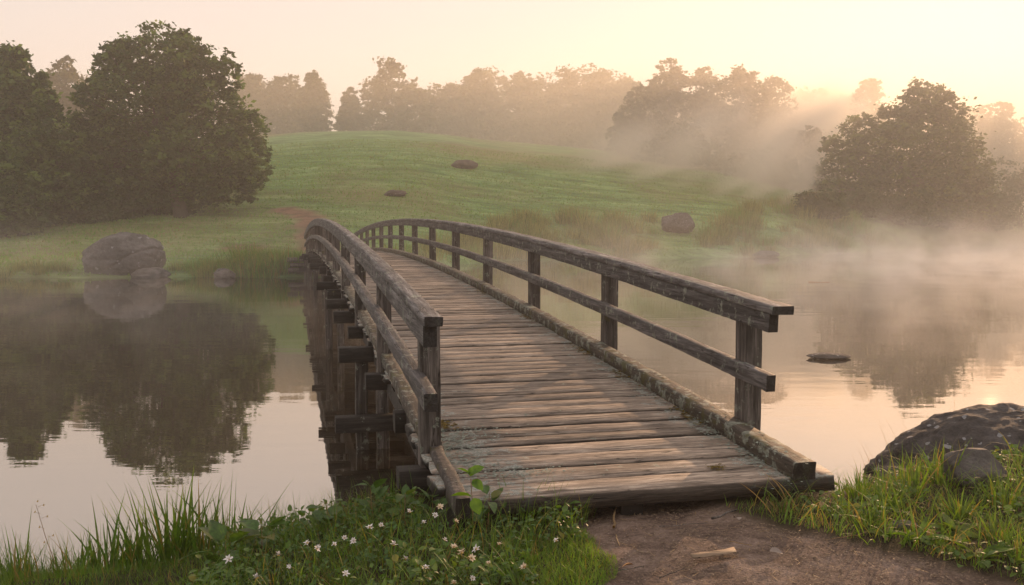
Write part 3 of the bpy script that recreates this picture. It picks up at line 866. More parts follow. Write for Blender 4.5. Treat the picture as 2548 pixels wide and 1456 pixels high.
def plank_mesh(a0, w, x0, x1, seed, th=0.055, tilt=0.0, dzz=0.0):
    rg = np.random.default_rng(seed)
    nxp = 34; nyp = 5
    xs = np.linspace(x0, x1, nxp)
    zc = dz(a0 + w / 2)
    sl_ = (dz(a0 + w) - dz(a0)) / w
    V = []
    ph1, ph2 = rg.uniform(0, 50, 2)
    for i, x in enumerate(xs):
        e0 = 0.010 * mn.noise(Vector((x * 2.2, ph1, 0))) + 0.005 * mn.noise(Vector((x * 11, ph1, 3)))
        e1 = 0.010 * mn.noise(Vector((x * 2.2, ph2, 0))) + 0.005 * mn.noise(Vector((x * 11, ph2, 3)))
        ya = a0 + e0 + tilt * (x - (x0 + x1) / 2); yb = a0 + w + e1 + tilt * (x - (x0 + x1) / 2)
        wear = 0.004 * mn.noise(Vector((x * 1.3, ph2, 9)))
        prof = [(0, -th), (0, -0.013), (0.045, -0.001), (0.5, wear), (0.955, -0.001), (1, -0.013), (1, -th)]
        for f, z in prof:
            y = ya + (yb - ya) * f
            zz = z + (0.003 * mn.noise(Vector((x * 9, y * 30, ph1))) if z > -0.03 else 0)
            V.append((x, y - A0, zc + sl_ * (y - a0 - w / 2) + zz + dzz))
    k = 7; V = np.array(V)
    if abs(x0) > 0: V[:k, 0] += rg.uniform(-0.02, 0.02, k); V[-k:, 0] += rg.uniform(-0.02, 0.02, k)
    Fc = []
    for i in range(nxp - 1):
        for j in range(k):
            Fc.append((i * k + j, (i + 1) * k + j, (i + 1) * k + (j + 1) % k, i * k + (j + 1) % k))
    return V, np.array(Fc), [np.arange(k)[None, :], (np.arange((nxp - 1) * k, nxp * k)[::-1])[None, :]]

prg = np.random.default_rng(3)
a = A0; i = 0
restV = MB(); rest_caps = []
while a < A0 + LB - 0.1:
    w = prg.uniform(0.17, 0.27) if i else 0.24
    gap = prg.choice([0.007, 0.012, 0.020, 0.034], p=[0.3, 0.3, 0.25, 0.15])
    x0, x1 = (0.97 - 2.05, 3.42 - 2.05) if i == 0 else (0.885 - 2.05 + prg.uniform(-.04, .04), 3.27 - 2.05 + prg.uniform(-.04, .04))
    V, Fc, caps = plank_mesh(a, w, x0, x1, 300 + i, 0.10 if i == 0 else 0.055, prg.uniform(-0.006, 0.006) if i else 0.0, prg.uniform(-0.007, 0.007))
    nv_ = len(V) // 7
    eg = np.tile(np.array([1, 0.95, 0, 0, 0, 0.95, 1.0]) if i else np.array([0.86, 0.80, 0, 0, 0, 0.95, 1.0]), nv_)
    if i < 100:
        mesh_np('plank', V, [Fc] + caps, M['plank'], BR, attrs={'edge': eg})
    else:
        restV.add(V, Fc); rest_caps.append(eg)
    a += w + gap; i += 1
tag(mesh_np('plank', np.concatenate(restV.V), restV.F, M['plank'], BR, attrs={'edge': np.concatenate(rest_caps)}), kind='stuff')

OL_RAIL, OL_POST, OR_RAIL, OR_POST = 0.84 - 2.05, 0.925 - 2.05, 3.225 - 2.05, 3.315 - 2.05
E1 = A0 + LB
a_end = A0 + LB - 0.5
sweep(along(A0 + 0.30, a_end, OL_RAIL + 0.012, 1.005), 0.115, 0.060, 1, 0.008, 'handrail_cap', M['rail'], BR)
sweep(along(A0 + 0.36, a_end, OL_RAIL, 0.905), 0.085, 0.135, 2, 0.007, 'handrail', M['rail'], BR)
sweep(along(A0 + 0.34, a_end, OL_RAIL, 0.50), 0.085, 0.115, 3, 0.007, 'mid_rail', M['rail'], BR)
sweep(along(A0 + 0.42, a_end, OR_RAIL + 0.035, 1.005), 0.16, 0.058, 4, 0.008, 'handrail_cap', M['rail'], BR)
sweep(along(A0 + 0.48, a_end, OR_RAIL, 0.908), 0.07, 0.130, 5, 0.006, 'handrail', M['rail'], BR)
sweep(along(A0 + 0.50, a_end, OR_RAIL, 0.488), 0.07, 0.115, 6, 0.006, 'mid_rail', M['rail'], BR)
# kerbs along both deck edges
sweep(along(A0 - 0.05, E1 - 0.2, 3.17 - 2.05, 0.055), 0.15, 0.115, 7, 0.014, 'kerb_timber', M['curb'], BR, sc=6)
sweep(along(A0 + 0.95, E1 - 0.2, 0.945 - 2.05, 0.03), 0.11, 0.09, 8, 0.016, 'kerb_timber', M['curb'], BR, sc=6)
sweep(along(A0 - 0.10, A0 + 0.92, 0.955 - 2.05, -0.01), 0.085, 0.12, 9, 0.014, 'kerb_timber', M['post'], BR, sc=6)
# stringers
for k, o in enumerate((1.00, 2.05, 3.10)):
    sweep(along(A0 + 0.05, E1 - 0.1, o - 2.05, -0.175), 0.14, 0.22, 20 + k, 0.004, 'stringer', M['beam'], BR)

ai = A0 + 1.0; k = 0
post_a = []
while ai < E1 - 0.6:
    post_a.append(ai)
    for (x, wd) in ((OL_POST, 0.135), (OR_POST, 0.155)):
        j = prg.normal(size=2) * 0.006
        z0, z1 = dz(ai) - 0.30, dz(ai) + 0.955
        pts = [(x + j[0] * f, ai - A0 + j[1] * f, z0 + (z1 - z0) * f) for f in np.linspace(0, 1, 9)]
        sweep(pts, 0.14, wd, 40 + k, 0.006, 'post', M['post'], BR); k += 1
    ai += 3.134
# cross beams whose ends stick out of the left side
outs = [0.70, 0.84, 0.72, 0.54, 0.74, 0.62, 0.58, 0.66, 0.52]
for q in range(29):
    ab = 6.3 + q * 1.5
    if ab > E1 - 0.5: break
    hh = 0.17 if q % 2 else 0.15
    pts = [(x, ab - A0, dz(ab) - 0.10 - hh / 2) for x in np.linspace(outs[q % 9] - 2.05, 3.38 - 2.05, 12)]
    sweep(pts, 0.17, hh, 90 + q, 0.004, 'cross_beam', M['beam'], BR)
# piers: piles, a cap beam under the deck and a low tie beam at the water
for q, ap in enumerate((10.9, 19.9, 29.0, 38.2, 46.0)):
    zb = -ZEND
    for o in (0.81, 1.05, 2.05, 3.20):
        pts = [(o - 2.05 + 0.01 * math.sin(f * 5 + o), ap - A0, zb - 1.2 + (dz(ap) - 0.28 - zb + 1.2) * f) for f in np.linspace(0, 1, 9)]
        sweep(pts, 0.14, 0.15, 130 + q * 4 + int(o * 3), 0.006, 'pile', M['post'], BR)
    if q in (0, 4):
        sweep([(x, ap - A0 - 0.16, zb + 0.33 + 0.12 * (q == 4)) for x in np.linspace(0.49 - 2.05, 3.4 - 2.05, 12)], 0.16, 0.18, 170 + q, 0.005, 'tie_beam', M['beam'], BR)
# far abutment timbers, left side
for q, (z, x0_) in enumerate(((-0.12, -2.1), (-0.38, -1.95), (-0.62, -2.05))):
    sweep([(x, E1 - A0 - 1.6 - q * 0.12, z) for x in np.linspace(x0_, 1.6, 8)], 0.3, 0.2, 180 + q, 0.006, 'abutment_beam', M['post'], BR)

# lichen and moss crusts growing on the deck edges
def flakes(name, centre_fn, n, size, mat, seed, parent, lift=0.004):
    rg = np.random.default_rng(seed)
    mb = MB()
    for _ in range(n):
        c, nrm = centre_fn(rg)
        s = size * rg.uniform(0.4, 1.5)
        m_ = 7
        an = np.arange(m_) / m_ * 2 * math.pi + rg.uniform(0, 1)
        rr = s * rg.uniform(0.45, 1.15, m_)
        V = [np.array([c[0] + math.cos(an[j]) * rr[j], c[1] + math.sin(an[j]) * rr[j], c[2] + lift + rg.uniform(0, 0.35) * s]) for j in range(m_)]
        V.append(np.array([c[0], c[1], c[2] + lift + s * rg.uniform(0.1, 0.5)]))
        mb.add(V, np.array([(j, (j + 1) % m_, m_) for j in range(m_)]))
    return tag(mb.build(name, mat, parent), kind='stuff')

def flat_mat(name, c1, c2, sc=30, rough_=0.9):
    m, t, N, L, P = nt(name)
    tc = N.new('ShaderNodeTexCoord')
    n = noise_n(t, tc.outputs['Object'], sc, 4, 0.7)
    L.new(ramp(t, n, [(0.32, c1), (0.68, c2)]), P.inputs['Base Color'])
    P.inputs['Roughness'].default_value = rough_
    P.inputs['Specular IOR Level'].default_value = 0.2
    L.new(bump(t, n, 0.6, 0.01), P.inputs['Normal'])
    return m
M['lichen'] = flat_mat('grey_green_lichen', (0.12, 0.15, 0.125), (0.33, 0.38, 0.33), 25)
M['moss'] = flat_mat('orange_brown_moss', (0.05, 0.035, 0.008), (0.17, 0.12, 0.02), 35)
zt = 0.002
def patch(ac, xc, ra, rx):
    def f(rg):
        a_ = ac + rg.normal() * ra; x_ = np.clip(xc + rg.normal() * rx, 0.93 - 2.05, 3.13 - 2.05)
        return (x_, a_ - A0, dz(a_) + zt), None
    return f
# right side of the deck, in the corner of the kerb
for q, (ac, n) in enumerate([(5.75, 150), (6.5, 130), (7.1, 60), (7.9, 110), (8.9, 90), (9.8, 60), (11.2, 80), (12.6, 60), (14.5, 60), (17, 50)]):
    flakes('lichen_crust', patch(ac, 3.08 - 2.05, 0.22, 0.07), int(n * 1.8), 0.009, M['lichen'], 500 + q, BR)
for q, (ac, n) in enumerate([(6.9, 70), (8.4, 60), (9.6, 90), (12.0, 60), (15.0, 50)]):
    flakes('moss_cushion', patch(ac, 3.07 - 2.05, 0.16, 0.035), n, 0.016, M['moss'], 540 + q, BR)
# left side
for q, (ac, xc, ra, rx, n) in enumerate([(6.05, 1.12, 0.16, 0.12, 170), (6.45, 1.08, 0.16, 0.10, 200), (6.7, 1.25, 0.1, 0.18, 130), (5.75, 1.35, 0.06, 0.25, 130), (7.4, 1.0, 0.3, 0.04, 60), (9.0, 1.0, 0.5, 0.05, 60)]):
    flakes('lichen_crust', patch(ac, xc - 2.05, ra, rx), int(n * 1.8), 0.009, M['lichen'], 560 + q, BR)
flakes('moss_cushion', patch(6.95, 1.10 - 2.05, 0.06, 0.05), 110, 0.016, M['moss'], 580, BR)
flakes('moss_cushion', patch(5.62, 2.72 - 2.05, 0.02, 0.03), 40, 0.014, M['moss'], 581, BR)
def on_kerb(ac, ra):
    def f(rg):
        a_ = ac + rg.normal() * ra
        return (3.17 - 2.05 + rg.uniform(-0.085, 0.06), a_ - A0, dz(a_) + 0.055 + rg.uniform(-0.03, 0.062)), None
    return f
for q, (ac, n) in enumerate([(5.9, 120), (6.8, 90), (8.2, 80), (10, 90), (12.5, 80)]):
    flakes('lichen_crust', on_kerb(ac, 0.3), n, 0.012, M['lichen'], 600 + q, BR)
for q, (ac, n) in enumerate([(7.4, 60), (9.4, 80), (11.5, 60)]):
    flakes('moss_cushion', on_kerb(ac, 0.25), n, 0.013, M['moss'], 620 + q, BR)

# ------------------------------------------------------------------ rocks
def nrm(*v):
    v = np.array(v, float); return v / np.linalg.norm(v)
def rock(name, label, centre, size, mat, seed, rz=0.0, crack=None, sub=40, group=None, sink=0.25, pts=None, cat='rock', rgh=0.22):
    rg = np.random.default_rng(seed)
    nu, nv = sub * 2, sub
    V = []
    for j in range(nv + 1):
        th = math.pi * j / nv
        for i_ in range(nu):
            ph = 2 * math.pi * i_ / nu
            d = np.array([math.sin(th) * math.cos(ph), math.sin(th) * math.sin(ph), math.cos(th)])
            r = 1 + rgh * mn.noise(Vector(d * 1.3) + Vector((seed, 0, 0))) + rgh * 0.5 * mn.noise(Vector(d * 2.7) + Vector((0, seed, 0))) \
                + 0.05 * mn.noise(Vector(d * 7) + Vector((0, 0, seed))) + 0.025 * mn.noise(Vector(d * 17) + Vector((0, 0, seed))) + 0.012 * mn.noise(Vector(d * 40) + Vector((0, 0, seed)))
            if pts: r = min([r] + [h / max(1e-3, float(np.dot(d, n_))) for n_, h in pts if float(np.dot(d, n_)) > 1e-3])
            if crack is not None: r -= 0.10 * math.exp(-((float(np.dot(d, crack[0])) - crack[1] + 0.05 * mn.noise(Vector(d * 3))) / 0.035) ** 2)
            V.append(d * r * np.array(size))
    V = np.array(V)
    V[:, 2] += size[2] * (1 - 2 * sink) * 1.0
    V[:, 2] = np.maximum(V[:, 2], -size[2] * 0.7)
    Fc = []
    for j in range(nv):
        for i_ in range(nu):
            Fc.append((j * nu + i_, (j + 1) * nu + i_, (j + 1) * nu + (i_ + 1) % nu, j * nu + (i_ + 1) % nu))
    o = mesh_np(name, V, np.array(Fc), mat, smooth=True)
    o.location = [float(c) for c in centre]; o.rotation_euler = (0, 0, rz)
    return tag(o, label, cat, group)


c = at(310, 688, 47.0); c[2] = 0
rock('boulder', 'large rounded lichen speckled boulder at the far shore left of the bridge', c, (2.05, 1.5, 1.2), M['rock_far'], 3, 0.1, sink=0.10, cat='boulder', rgh=0.13, sub=64, crack=(nrm(0.75, -0.3, -0.75), 0.42), pts=[(nrm(-0.72, -0.1, 0.66), 0.86), (nrm(0.9, -0.1, -0.2), 0.93)])
c = at(375, 689, 46.0); c[2] = 0
rock('rock', 'low pointed stone at the waterline right of the large boulder', c, (0.85, 0.5, 0.32), M['rock_grey'], 5, 0.1, sink=0.25)
c = at(558, 693, 45.6); c[2] = 0
rock('rock', 'small rounded stone at the waterline left of the bridge', c, (0.50, 0.4, 0.28), M['rock_grey'], 6, 0.0, sink=0.2)
c = on_ground(1155, 419, 60); q = c[1] / F
rock('rock', 'brown boulder lying higher up the green hill', c, (32 * q, 24 * q, 12 * q), M['rock'], 8, 0, sink=0.15, sub=26)
c = on_ground(984, 488, 60); q = c[1] / F
rock('rock', 'brown stone lying lower on the green hill', c, (27 * q, 20 * q, 9 * q), M['rock'], 9, 0, sink=0.15, sub=26)
c = on_ground(1690, 578, 60); q = c[1] / F
rock('boulder', 'angular boulder among the reeds on the right of the hill', c, (46 * q, 34 * q, 28 * q), M['rock_near'], 10, 0.3, sink=0.12, sub=30,
     pts=[(nrm(0.9, -0.3, 0.3), 0.8), (nrm(-0.7, -0.4, 0.8), 0.85), (nrm(0.1, -0.9, 0.4), 0.8)], cat='boulder')
c = at(1908, 644, 74); c[2] = 0
rock('rock', 'low grey stone at the misty far shore below the reeds', c, (1.0, 0.7, 0.32), M['rock_grey'], 12, 0, sink=0.2, sub=24)
c = at(2062, 893, 18.2); c[2] = 0
rock('rock', 'flat dark stone breaking the water right of the bridge', c, (0.40, 0.28, 0.055), M['rock_near'], 13, 0, sink=0.1, sub=26)
c = at(2505, 1160, 7.9); c[2] = float(ground(c[0], c[1])) - 0.33
rock('boulder', 'dark boulder with round pale lichen spots at the right edge of the near bank', c, (1.16, 0.85, 0.60), M['rock_near'], 15, 0.25, sink=0.18, sub=80, cat='boulder', rgh=0.12)
c = at(2425, 1235, 6.35); c[2] = float(ground(c[0], c[1])) - 0.02
rock('rock', 'small angular grey stone in the grass in front of the spotted boulder', c, (0.24, 0.17, 0.15), M['rock_grey'], 17, 0.5, sink=0.12, sub=34,
     pts=[(nrm(0.8, -0.4, 0.5), 0.72), (nrm(-0.8, -0.5, 0.5), 0.7), (nrm(0.0, -0.8, 0.6), 0.72), (nrm(0.2, 0.1, 1), 0.85)])
c = on_ground(2245, 1312); c[2] -= 0.01
rock('rock', 'flat bluish stone half hidden in grass at the path edge', c, (0.085, 0.05, 0.025), M['rock_grey'], 18, 0.0, sink=0.1, sub=20)
# floating twig
c = at(2040, 703, 42); 
mb = MB(); limb(mb, (-0.5, 0, 0.02), (0.5, 0.1, 0.03), 0.03, 0.015, rng, 5, 6)
tw = mb.build('floating_twig', M['dry'], None, True); tw.location = (float(c[0]), float(c[1]), 0.0)
tag(tw, 'thin pale twig floating on the misty water right of the bridge', 'twig')

# ------------------------------------------------------------------ grasses and plants
def blades(root, h, w, lean, bend, rg, seg=5, az=None):
    """root (n,3); returns V, F of tapered bent strips plus a per-vertex index of the blade"""
    n = len(root)
    az = rg.uniform(0, 2 * math.pi, n) if az is None else az
    d = np.stack([np.cos(az), np.sin(az), np.zeros(n)], 1)
    fa = az + math.pi / 2 + rg.normal(size=n) * 0.5
    wv = np.stack([np.cos(fa), np.sin(fa), np.zeros(n)], 1)
    V = np.zeros((n, (seg + 1) * 2, 3))
    for i in range(seg + 1):
        f = i / seg
        ang = lean + bend * f
        out = h * f * np.sin(lean + bend * f * 0.5)
        up = h * f * np.cos(np.clip(lean + bend * f * 0.5, 0, 2.4))
        c = root + d * out[:, None] + np.array([0, 0, 1.0]) * up[:, None]
        ww = w * (1 - f ** 1.8) * (0.75 + 0.5 * f * (f < 0.6)) + 0.0003
        V[:, 2 * i] = c - wv * ww[:, None] * 0.5
        V[:, 2 * i + 1] = c + wv * ww[:, None] * 0.5
    base = np.arange(n)[:, None] * (seg + 1) * 2
    Fq = []
    for i in range(seg):
        Fq.append(np.stack([base[:, 0] + 2 * i, base[:, 0] + 2 * i + 1, base[:, 0] + 2 * i + 3, base[:, 0] + 2 * i + 2], 1))
    return V.reshape(-1, 3), np.concatenate(Fq), np.repeat(np.arange(n), (seg + 1) * 2)

def blade_obj(name, root, h, w, lean, bend, mat, rg, dryp=0.12, seg=5, parent=None, az=None, smooth=True):
    V, Fc, bi = blades(root, h, w, lean, bend, rg, seg, az)
    tint = np.where(rg.random(len(root)) < dryp, rg.uniform(0.5, 1.0, len(root)), rg.uniform(0, 0.15, len(root)))
    return mesh_np(name, V, Fc, mat, parent, smooth, attrs={'tint': tint[bi]})

def scatter(n, x0, x1, y0, y1, rg, cond):
    out = []; got = 0
    while got < n:
        x = rg.uniform(x0, x1, n); y = rg.uniform(y0, y1, n)
        k = cond(x, y)
        p = np.stack([x[k], y[k]], 1); out.append(p); got += len(p)
    p = np.concatenate(out)[:n]
    return np.column_stack([p, ground(p[:, 0], p[:, 1])])

def under_deck(x, y):
    a_ = -x * math.sin(TH) + y * math.cos(TH); o_ = x * math.cos(TH) + y * math.sin(TH)
    return (a_ > A0 - 0.03) & (o_ > 0.80) & (o_ < 3.45)

vg = np.random.default_rng(77)
def free(x, y): return (path_near(x, y) < 0.35) & (y < shore_near(x) + 0.05) & ~under_deck(x, y)
# short turf, left of the path (dark) and right of it (bright)
p = scatter(26000, -4.6, 1.2, 4.0, 8.2, vg, lambda x, y: free(x, y) & (x < 0.9))
n = len(p); cl = vnoise(p[:, 0] * 3, p[:, 1] * 3, 61)
tag(blade_obj('grass', p, vg.uniform(0.03, 0.10, n) * (0.6 + cl), vg.uniform(0.002, 0.005, n), vg.uniform(0, 0.6, n), vg.uniform(0, 1.2, n), M['blade'], vg, 0.10, 4), kind='stuff')
p = scatter(4700, 1.4, 7.0, 4.3, 8.8, vg, lambda x, y: free(x, y) & (x > 0.9) & (fbm(x * 1.8, y * 1.8, 98) > -0.1))
n = len(p)
tag(blade_obj('grass', p, vg.uniform(0.10, 0.32, n), vg.uniform(0.004, 0.013, n), vg.uniform(0, 0.7, n), vg.uniform(0.2, 1.8, n), M['blade_bright'], vg, 0.25, 6), kind='stuff')
p = scatter(36000, 0.9, 7.2, 4.0, 9.0, vg, lambda x, y: free(x, y) & (x > 0.9) & (fbm(x * 2.2, y * 2.2, 97) > -0.24))
n = len(p); cl = vnoise(p[:, 0] * 4, p[:, 1] * 4, 62)
tag(blade_obj('grass', p, vg.uniform(0.02, 0.09, n) * (0.3 + 1.3 * cl), vg.uniform(0.002, 0.006, n), vg.uniform(0, 0.6, n), vg.uniform(0, 1.3, n), M['blade_bright'], vg, 0.16, 4), kind='stuff')
# tall wispy grass on the left shore, between the tufts
p = scatter(2600, -4.6, -0.2, 5.2, 8.2, vg, lambda x, y: free(x, y) & (y > shore_near(x) - 1.3))
n = len(p)
tag(blade_obj('grass', p, vg.uniform(0.10, 0.36, n), vg.uniform(0.003, 0.009, n), vg.uniform(0, 0.4, n), vg.uniform(0, 1.1, n), M['blade'], vg, 0.2, 6), kind='stuff')
# moss-like turf at the left edge of the path
p = scatter(9000, 0.0, 0.9, 4.2, 5.4, vg, lambda x, y: (path_near(x, y) < 0.75) & ~under_deck(x, y))
n = len(p)
tag(blade_obj('grass', p, vg.uniform(0.012, 0.04, n), vg.uniform(0.002, 0.004, n), vg.uniform(0, 0.9, n), vg.uniform(0, 1.0, n), M['blade_bright'], vg, 0.1, 3), kind='stuff')

def tuft(name, label, cat, px, py, nb, h, wd, spread, mat, seed, group=None, dry=0.1, lean=0.35, bend=0.9, Yfix=None):
    rg = np.random.default_rng(seed)
    b = on_ground(px, py) if Yfix is None else at(px, py, Yfix)
    if Yfix is not None: b[2] = max(-0.02, float(ground(b[0], b[1])))
    r = rg.normal(size=(nb, 3)) * np.array([spread, spread, 0]); r[:, 2] = -0.01
    az = np.arctan2(r[:, 1], r[:, 0]) + rg.normal(size=nb) * 0.5
    hh = h * rg.uniform(0.45, 1.05, nb)
    o = blade_obj(name, r, hh, wd * rg.uniform(0.5, 1.2, nb), rg.uniform(0, lean, nb), rg.uniform(0.0, bend, nb), mat, rg, dry, 7, None, az)
    o.location = [float(v) for v in b]
    return tag(o, label, cat, group)

# sedge tufts in the lower left
for i, (px, Yf, nb, h, wd, lab) in enumerate([
        (40, 6.0, 22, 0.48, 0.013, 'thin sedge tuft at the lower left corner beside the seed stalk'),
        (190, 6.05, 16, 0.34, 0.016, 'low sedge tuft just right of the seed stalk'),
        (265, 6.1, 26, 0.50, 0.020, 'broad bladed sedge tuft with one arching blade, first right of the seed stalk'),
        (345, 6.15, 34, 0.52, 0.018, 'sedge tuft left of the tallest one on the left bank'),
        (425, 6.15, 60, 0.64, 0.020, 'tallest and thickest sedge tuft on the left bank'),
        (495, 6.2, 44, 0.55, 0.019, 'sedge tuft right of the tallest one on the left bank'),
        (565, 6.25, 30, 0.52, 0.017, 'sedge tuft leaning right over the bright water'),
        (640, 6.3, 16, 0.36, 0.015, 'short sedge tuft left of the first white flowers'),
        (835, 7.0, 34, 0.48, 0.014, 'spiky sedge tuft at the water left of the bridge, leaning left'),
        (905, 7.0, 30, 0.44, 0.013, 'thin sedge tuft in front of the dark bridge reflection'),
        (985, 6.9, 26, 0.40, 0.012, 'thin sedge tuft below the protruding first cross beam')]):
    tuft('sedge_tuft', lab, 'grass tuft', px, 1456, int(nb * 1.3), h * 1.08, wd * 1.2, 0.07, M['blade'], 800 + i, 'sedge tufts on the near left bank', 0.12, 0.35, 0.8, Yf)
# bright tufts on the right bank
for i, (px, py, nb, h, wd, lab) in enumerate([
        (2000, 1215, 60, 0.15, 0.007, 'small green grass tuft touching the right end of the front board'),
        (2085, 1200, 90, 0.17, 0.007, 'green grass tuft in the corner between the bridge and the water'),
        (2140, 1235, 90, 0.16, 0.008, 'bright grass tuft left of the spotted boulder'),
        (2210, 1260, 70, 0.19, 0.010, 'bright grass tuft at the foot of the spotted boulder'),
        (2270, 1235, 36, 0.26, 0.014, 'tall broad bladed grass tuft in front of the spotted boulder'),
        (2345, 1210, 30, 0.30, 0.013, 'tall grass tuft standing against the middle of the spotted boulder'),
        (2395, 1290, 60, 0.16, 0.012, 'grass tuft just below the small angular stone'),
        (2500, 1260, 50, 0.22, 0.010, 'grass tuft right of the small angular stone'),
        (2480, 1345, 80, 0.16, 0.010, 'low grass tuft at the right edge below the small stone'),
        (2540, 1390, 80, 0.15, 0.009, 'grass tuft at the lower right edge of the photo'),
        (2160, 1310, 70, 0.12, 0.009, 'low grass tuft beside the flat bluish stone'),
        (1440, 1290, 34, 0.16, 0.008, 'small grass tuft under the left half of the front board'),
        (1370, 1300, 40, 0.20, 0.009, 'yellowish grass tuft under the front board left of the path'),
        (1300, 1310, 34, 0.24, 0.010, 'yellowish grass tuft with one tall stalk over the front board')]):
    tuft('grass_tuft', lab, 'grass tuft', px, py, int(nb * 1.3), h * 1.35, wd * 1.1, 0.055, M['blade_bright'], 830 + i, 'grass tufts round the bridge end', 0.12, 0.6, 1.3)
tuft('dead_grass_tuft', 'pale dead grass tuft at the edge of the dirt below the kerb end', 'grass tuft', 1937, 1272, 70, 0.13, 0.004, 0.03, M['dry'], 860, None, 0, 1.0, 1.2)
# dry stalks by the boulder, against the bright water
for i, (px, py, Yf, nb, h, lab) in enumerate([
        (2060, 1180, 8.0, 20, 0.28, 'thin dry stalks between the kerb end and the boulder'),
        (2130, 1150, 8.3, 14, 0.34, 'thin dry stalks leaning left beside the boulder'),
        (2200, 1120, 8.5, 16, 0.42, 'dry curly stalks behind the left shoulder of the boulder'),
        (2265, 1080, 8.6, 18, 0.52, 'tangled dry stalks behind the top left of the boulder'),
        (2330, 1040, 8.7, 12, 0.60, 'upright dry stalks behind the middle of the boulder'),
        (2400, 1030, 8.8, 8, 0.62, 'few upright stalks above the boulder top'),
        (2510, 1030, 8.8, 5, 0.66, 'two forked dry stalks above the boulder at the right edge')]):
    tuft('dry_stalks', lab, 'dry stalks', px, py, int(nb * 1.4), h * 1.75, 0.008, 0.09, M['dry'], 870 + i, 'dry stalks round the spotted boulder', 0.1, 0.45, 0.9, Yf + 0.1)

def leaf_grid(L, Wd, rg, curl=0.5, fold=0.25, nl=6):
    """ovate leaf along +x with folded midrib, curling down"""
    V = []
    for i in range(nl + 1):
        f = i / nl
        w = Wd * 0.5 * math.sin(math.pi * min(1, f ** 0.75 * 0.97 + 0.02)) ** 0.8
        x = L * (f - 0.12 * curl * f * f); z = -curl * L * f * f * 0.5
        for g in (-1, -0.5, 0, 0.5, 1):
            V.append((x, w * g, z + abs(g) * w * fold + 0.04 * L * math.sin(f * 9 + g * 2) * 0.3))
    Fc = [(i * 5 + j, i * 5 + j + 1, (i + 1) * 5 + j + 1, (i + 1) * 5 + j) for i in range(nl) for j in range(4)]
    return np.array(V), np.array(Fc)

def rotm(az, el, roll=0.0):
    ca, sa, ce, se, cr, sr = math.cos(az), math.sin(az), math.cos(el), math.sin(el), math.cos(roll), math.sin(roll)
    Rz = np.array([[ca, -sa, 0], [sa, ca, 0], [0, 0, 1]])
    Ry = np.array([[ce, 0, -se], [0, 1, 0], [se, 0, ce]])
    Rx = np.array([[1, 0, 0], [0, cr, -sr], [0, sr, cr]])
    return Rz @ Ry @ Rx

def leafy_mesh(n, h, L, Wd, rg, rosette=False):
    Vs = []; Fs = []; k = 0; T = []
    for i in range(n):
        l, f = leaf_grid(L * rg.uniform(0.6, 1.2), Wd * rg.uniform(0.7, 1.2), rg, rg.uniform(0.2, 1.0))
        az = i * 2.4 + rg.normal() * 0.3
        el = rg.uniform(0.2, 1.0) if not rosette else rg.uniform(0.15, 0.8)
        z = h * (rg.uniform(0.2, 1.0) if not rosette else rg.uniform(0, 0.2))
        off = np.array([math.cos(az), math.sin(az), 0]) * (0.25 * L)
        Vs.append((l @ rotm(az, el, rg.normal() * 0.4).T) + off * (0 if rosette else 1) + np.array([0, 0, z]))
        Fs.append(f + k); k += len(l); T += [rg.uniform(0, 0.25) if rg.random() > 0.12 else rg.uniform(0.4, 1)] * len(l)
    return np.concatenate(Vs), np.concatenate(Fs), np.array(T)

# carpet of small leaves between the flowers
def carpet(n, x0, x1, y0, y1, cond, L, mat, seed, hmax):
    rg = np.random.default_rng(seed)
    p = scatter(n, x0, x1, y0, y1, rg, cond)
    base, f0 = leaf_grid(1.0, 0.62, rg, 0.5, 0.25, 4)
    m_ = len(base); V = np.zeros((n, m_, 3)); hh = rg.random(n) ** 1.3 * hmax
    for i in range(n):
        V[i] = (base * (L * rg.uniform(0.5, 1.3))) @ rotm(rg.uniform(0, 6.28), rg.uniform(-0.1, 1.0), rg.normal() * 0.5).T + p[i] + [0, 0, hh[i]]
    Fc = (f0[None] + np.arange(n)[:, None, None] * m_).reshape(-1, 4)
    tint = np.repeat(np.where(rg.random(n) < 0.1, rg.uniform(0.4, 1, n), rg.uniform(0, 0.2, n)), m_)
    return mesh_np('ground_cover', V.reshape(-1, 3), Fc, mat, None, True, attrs={'tint': tint})
def left_mass(x, y):
    return free(x, y) & (x > -1.75 - (y - 5) * 0.1) & (x < 0.62 - 0.9 * (y < 4.9) * 0 ) & (fbm(x * 1.5, y * 1.5, 91) > -0.28)
lm_ = lambda x, y: left_mass(x, y) & ((x < 0.1) | (y > 5.1))
tag(carpet(4200, -2.1, 0.7, 4.1, 7.6, lm_, 0.034, M['broadleaf'], 900, 0.15), kind='stuff')
tag(carpet(1500, -2.1, 0.7, 4.1, 7.6, lambda x, y: lm_(x, y) & (fbm(x * 2, y * 2, 95) > 0), 0.05, M['clover'], 902, 0.19), kind='stuff')
p = scatter(2600, -2.6, 0.6, 4.3, 7.8, vg, lm_)
n = len(p)
tag(blade_obj('grass', p, vg.uniform(0.10, 0.34, n), vg.uniform(0.003, 0.008, n), vg.uniform(0, 0.5, n), vg.uniform(0.1, 1.6, n), M['blade'], vg, 0.16, 6), kind='stuff')
tag(carpet(3000, 1.4, 4.8, 4.4, 7.8, lambda x, y: free(x, y) & (fbm(x * 1.6, y * 1.6, 92) > -0.04), 0.045, M['clover'], 901, 0.09), kind='stuff')

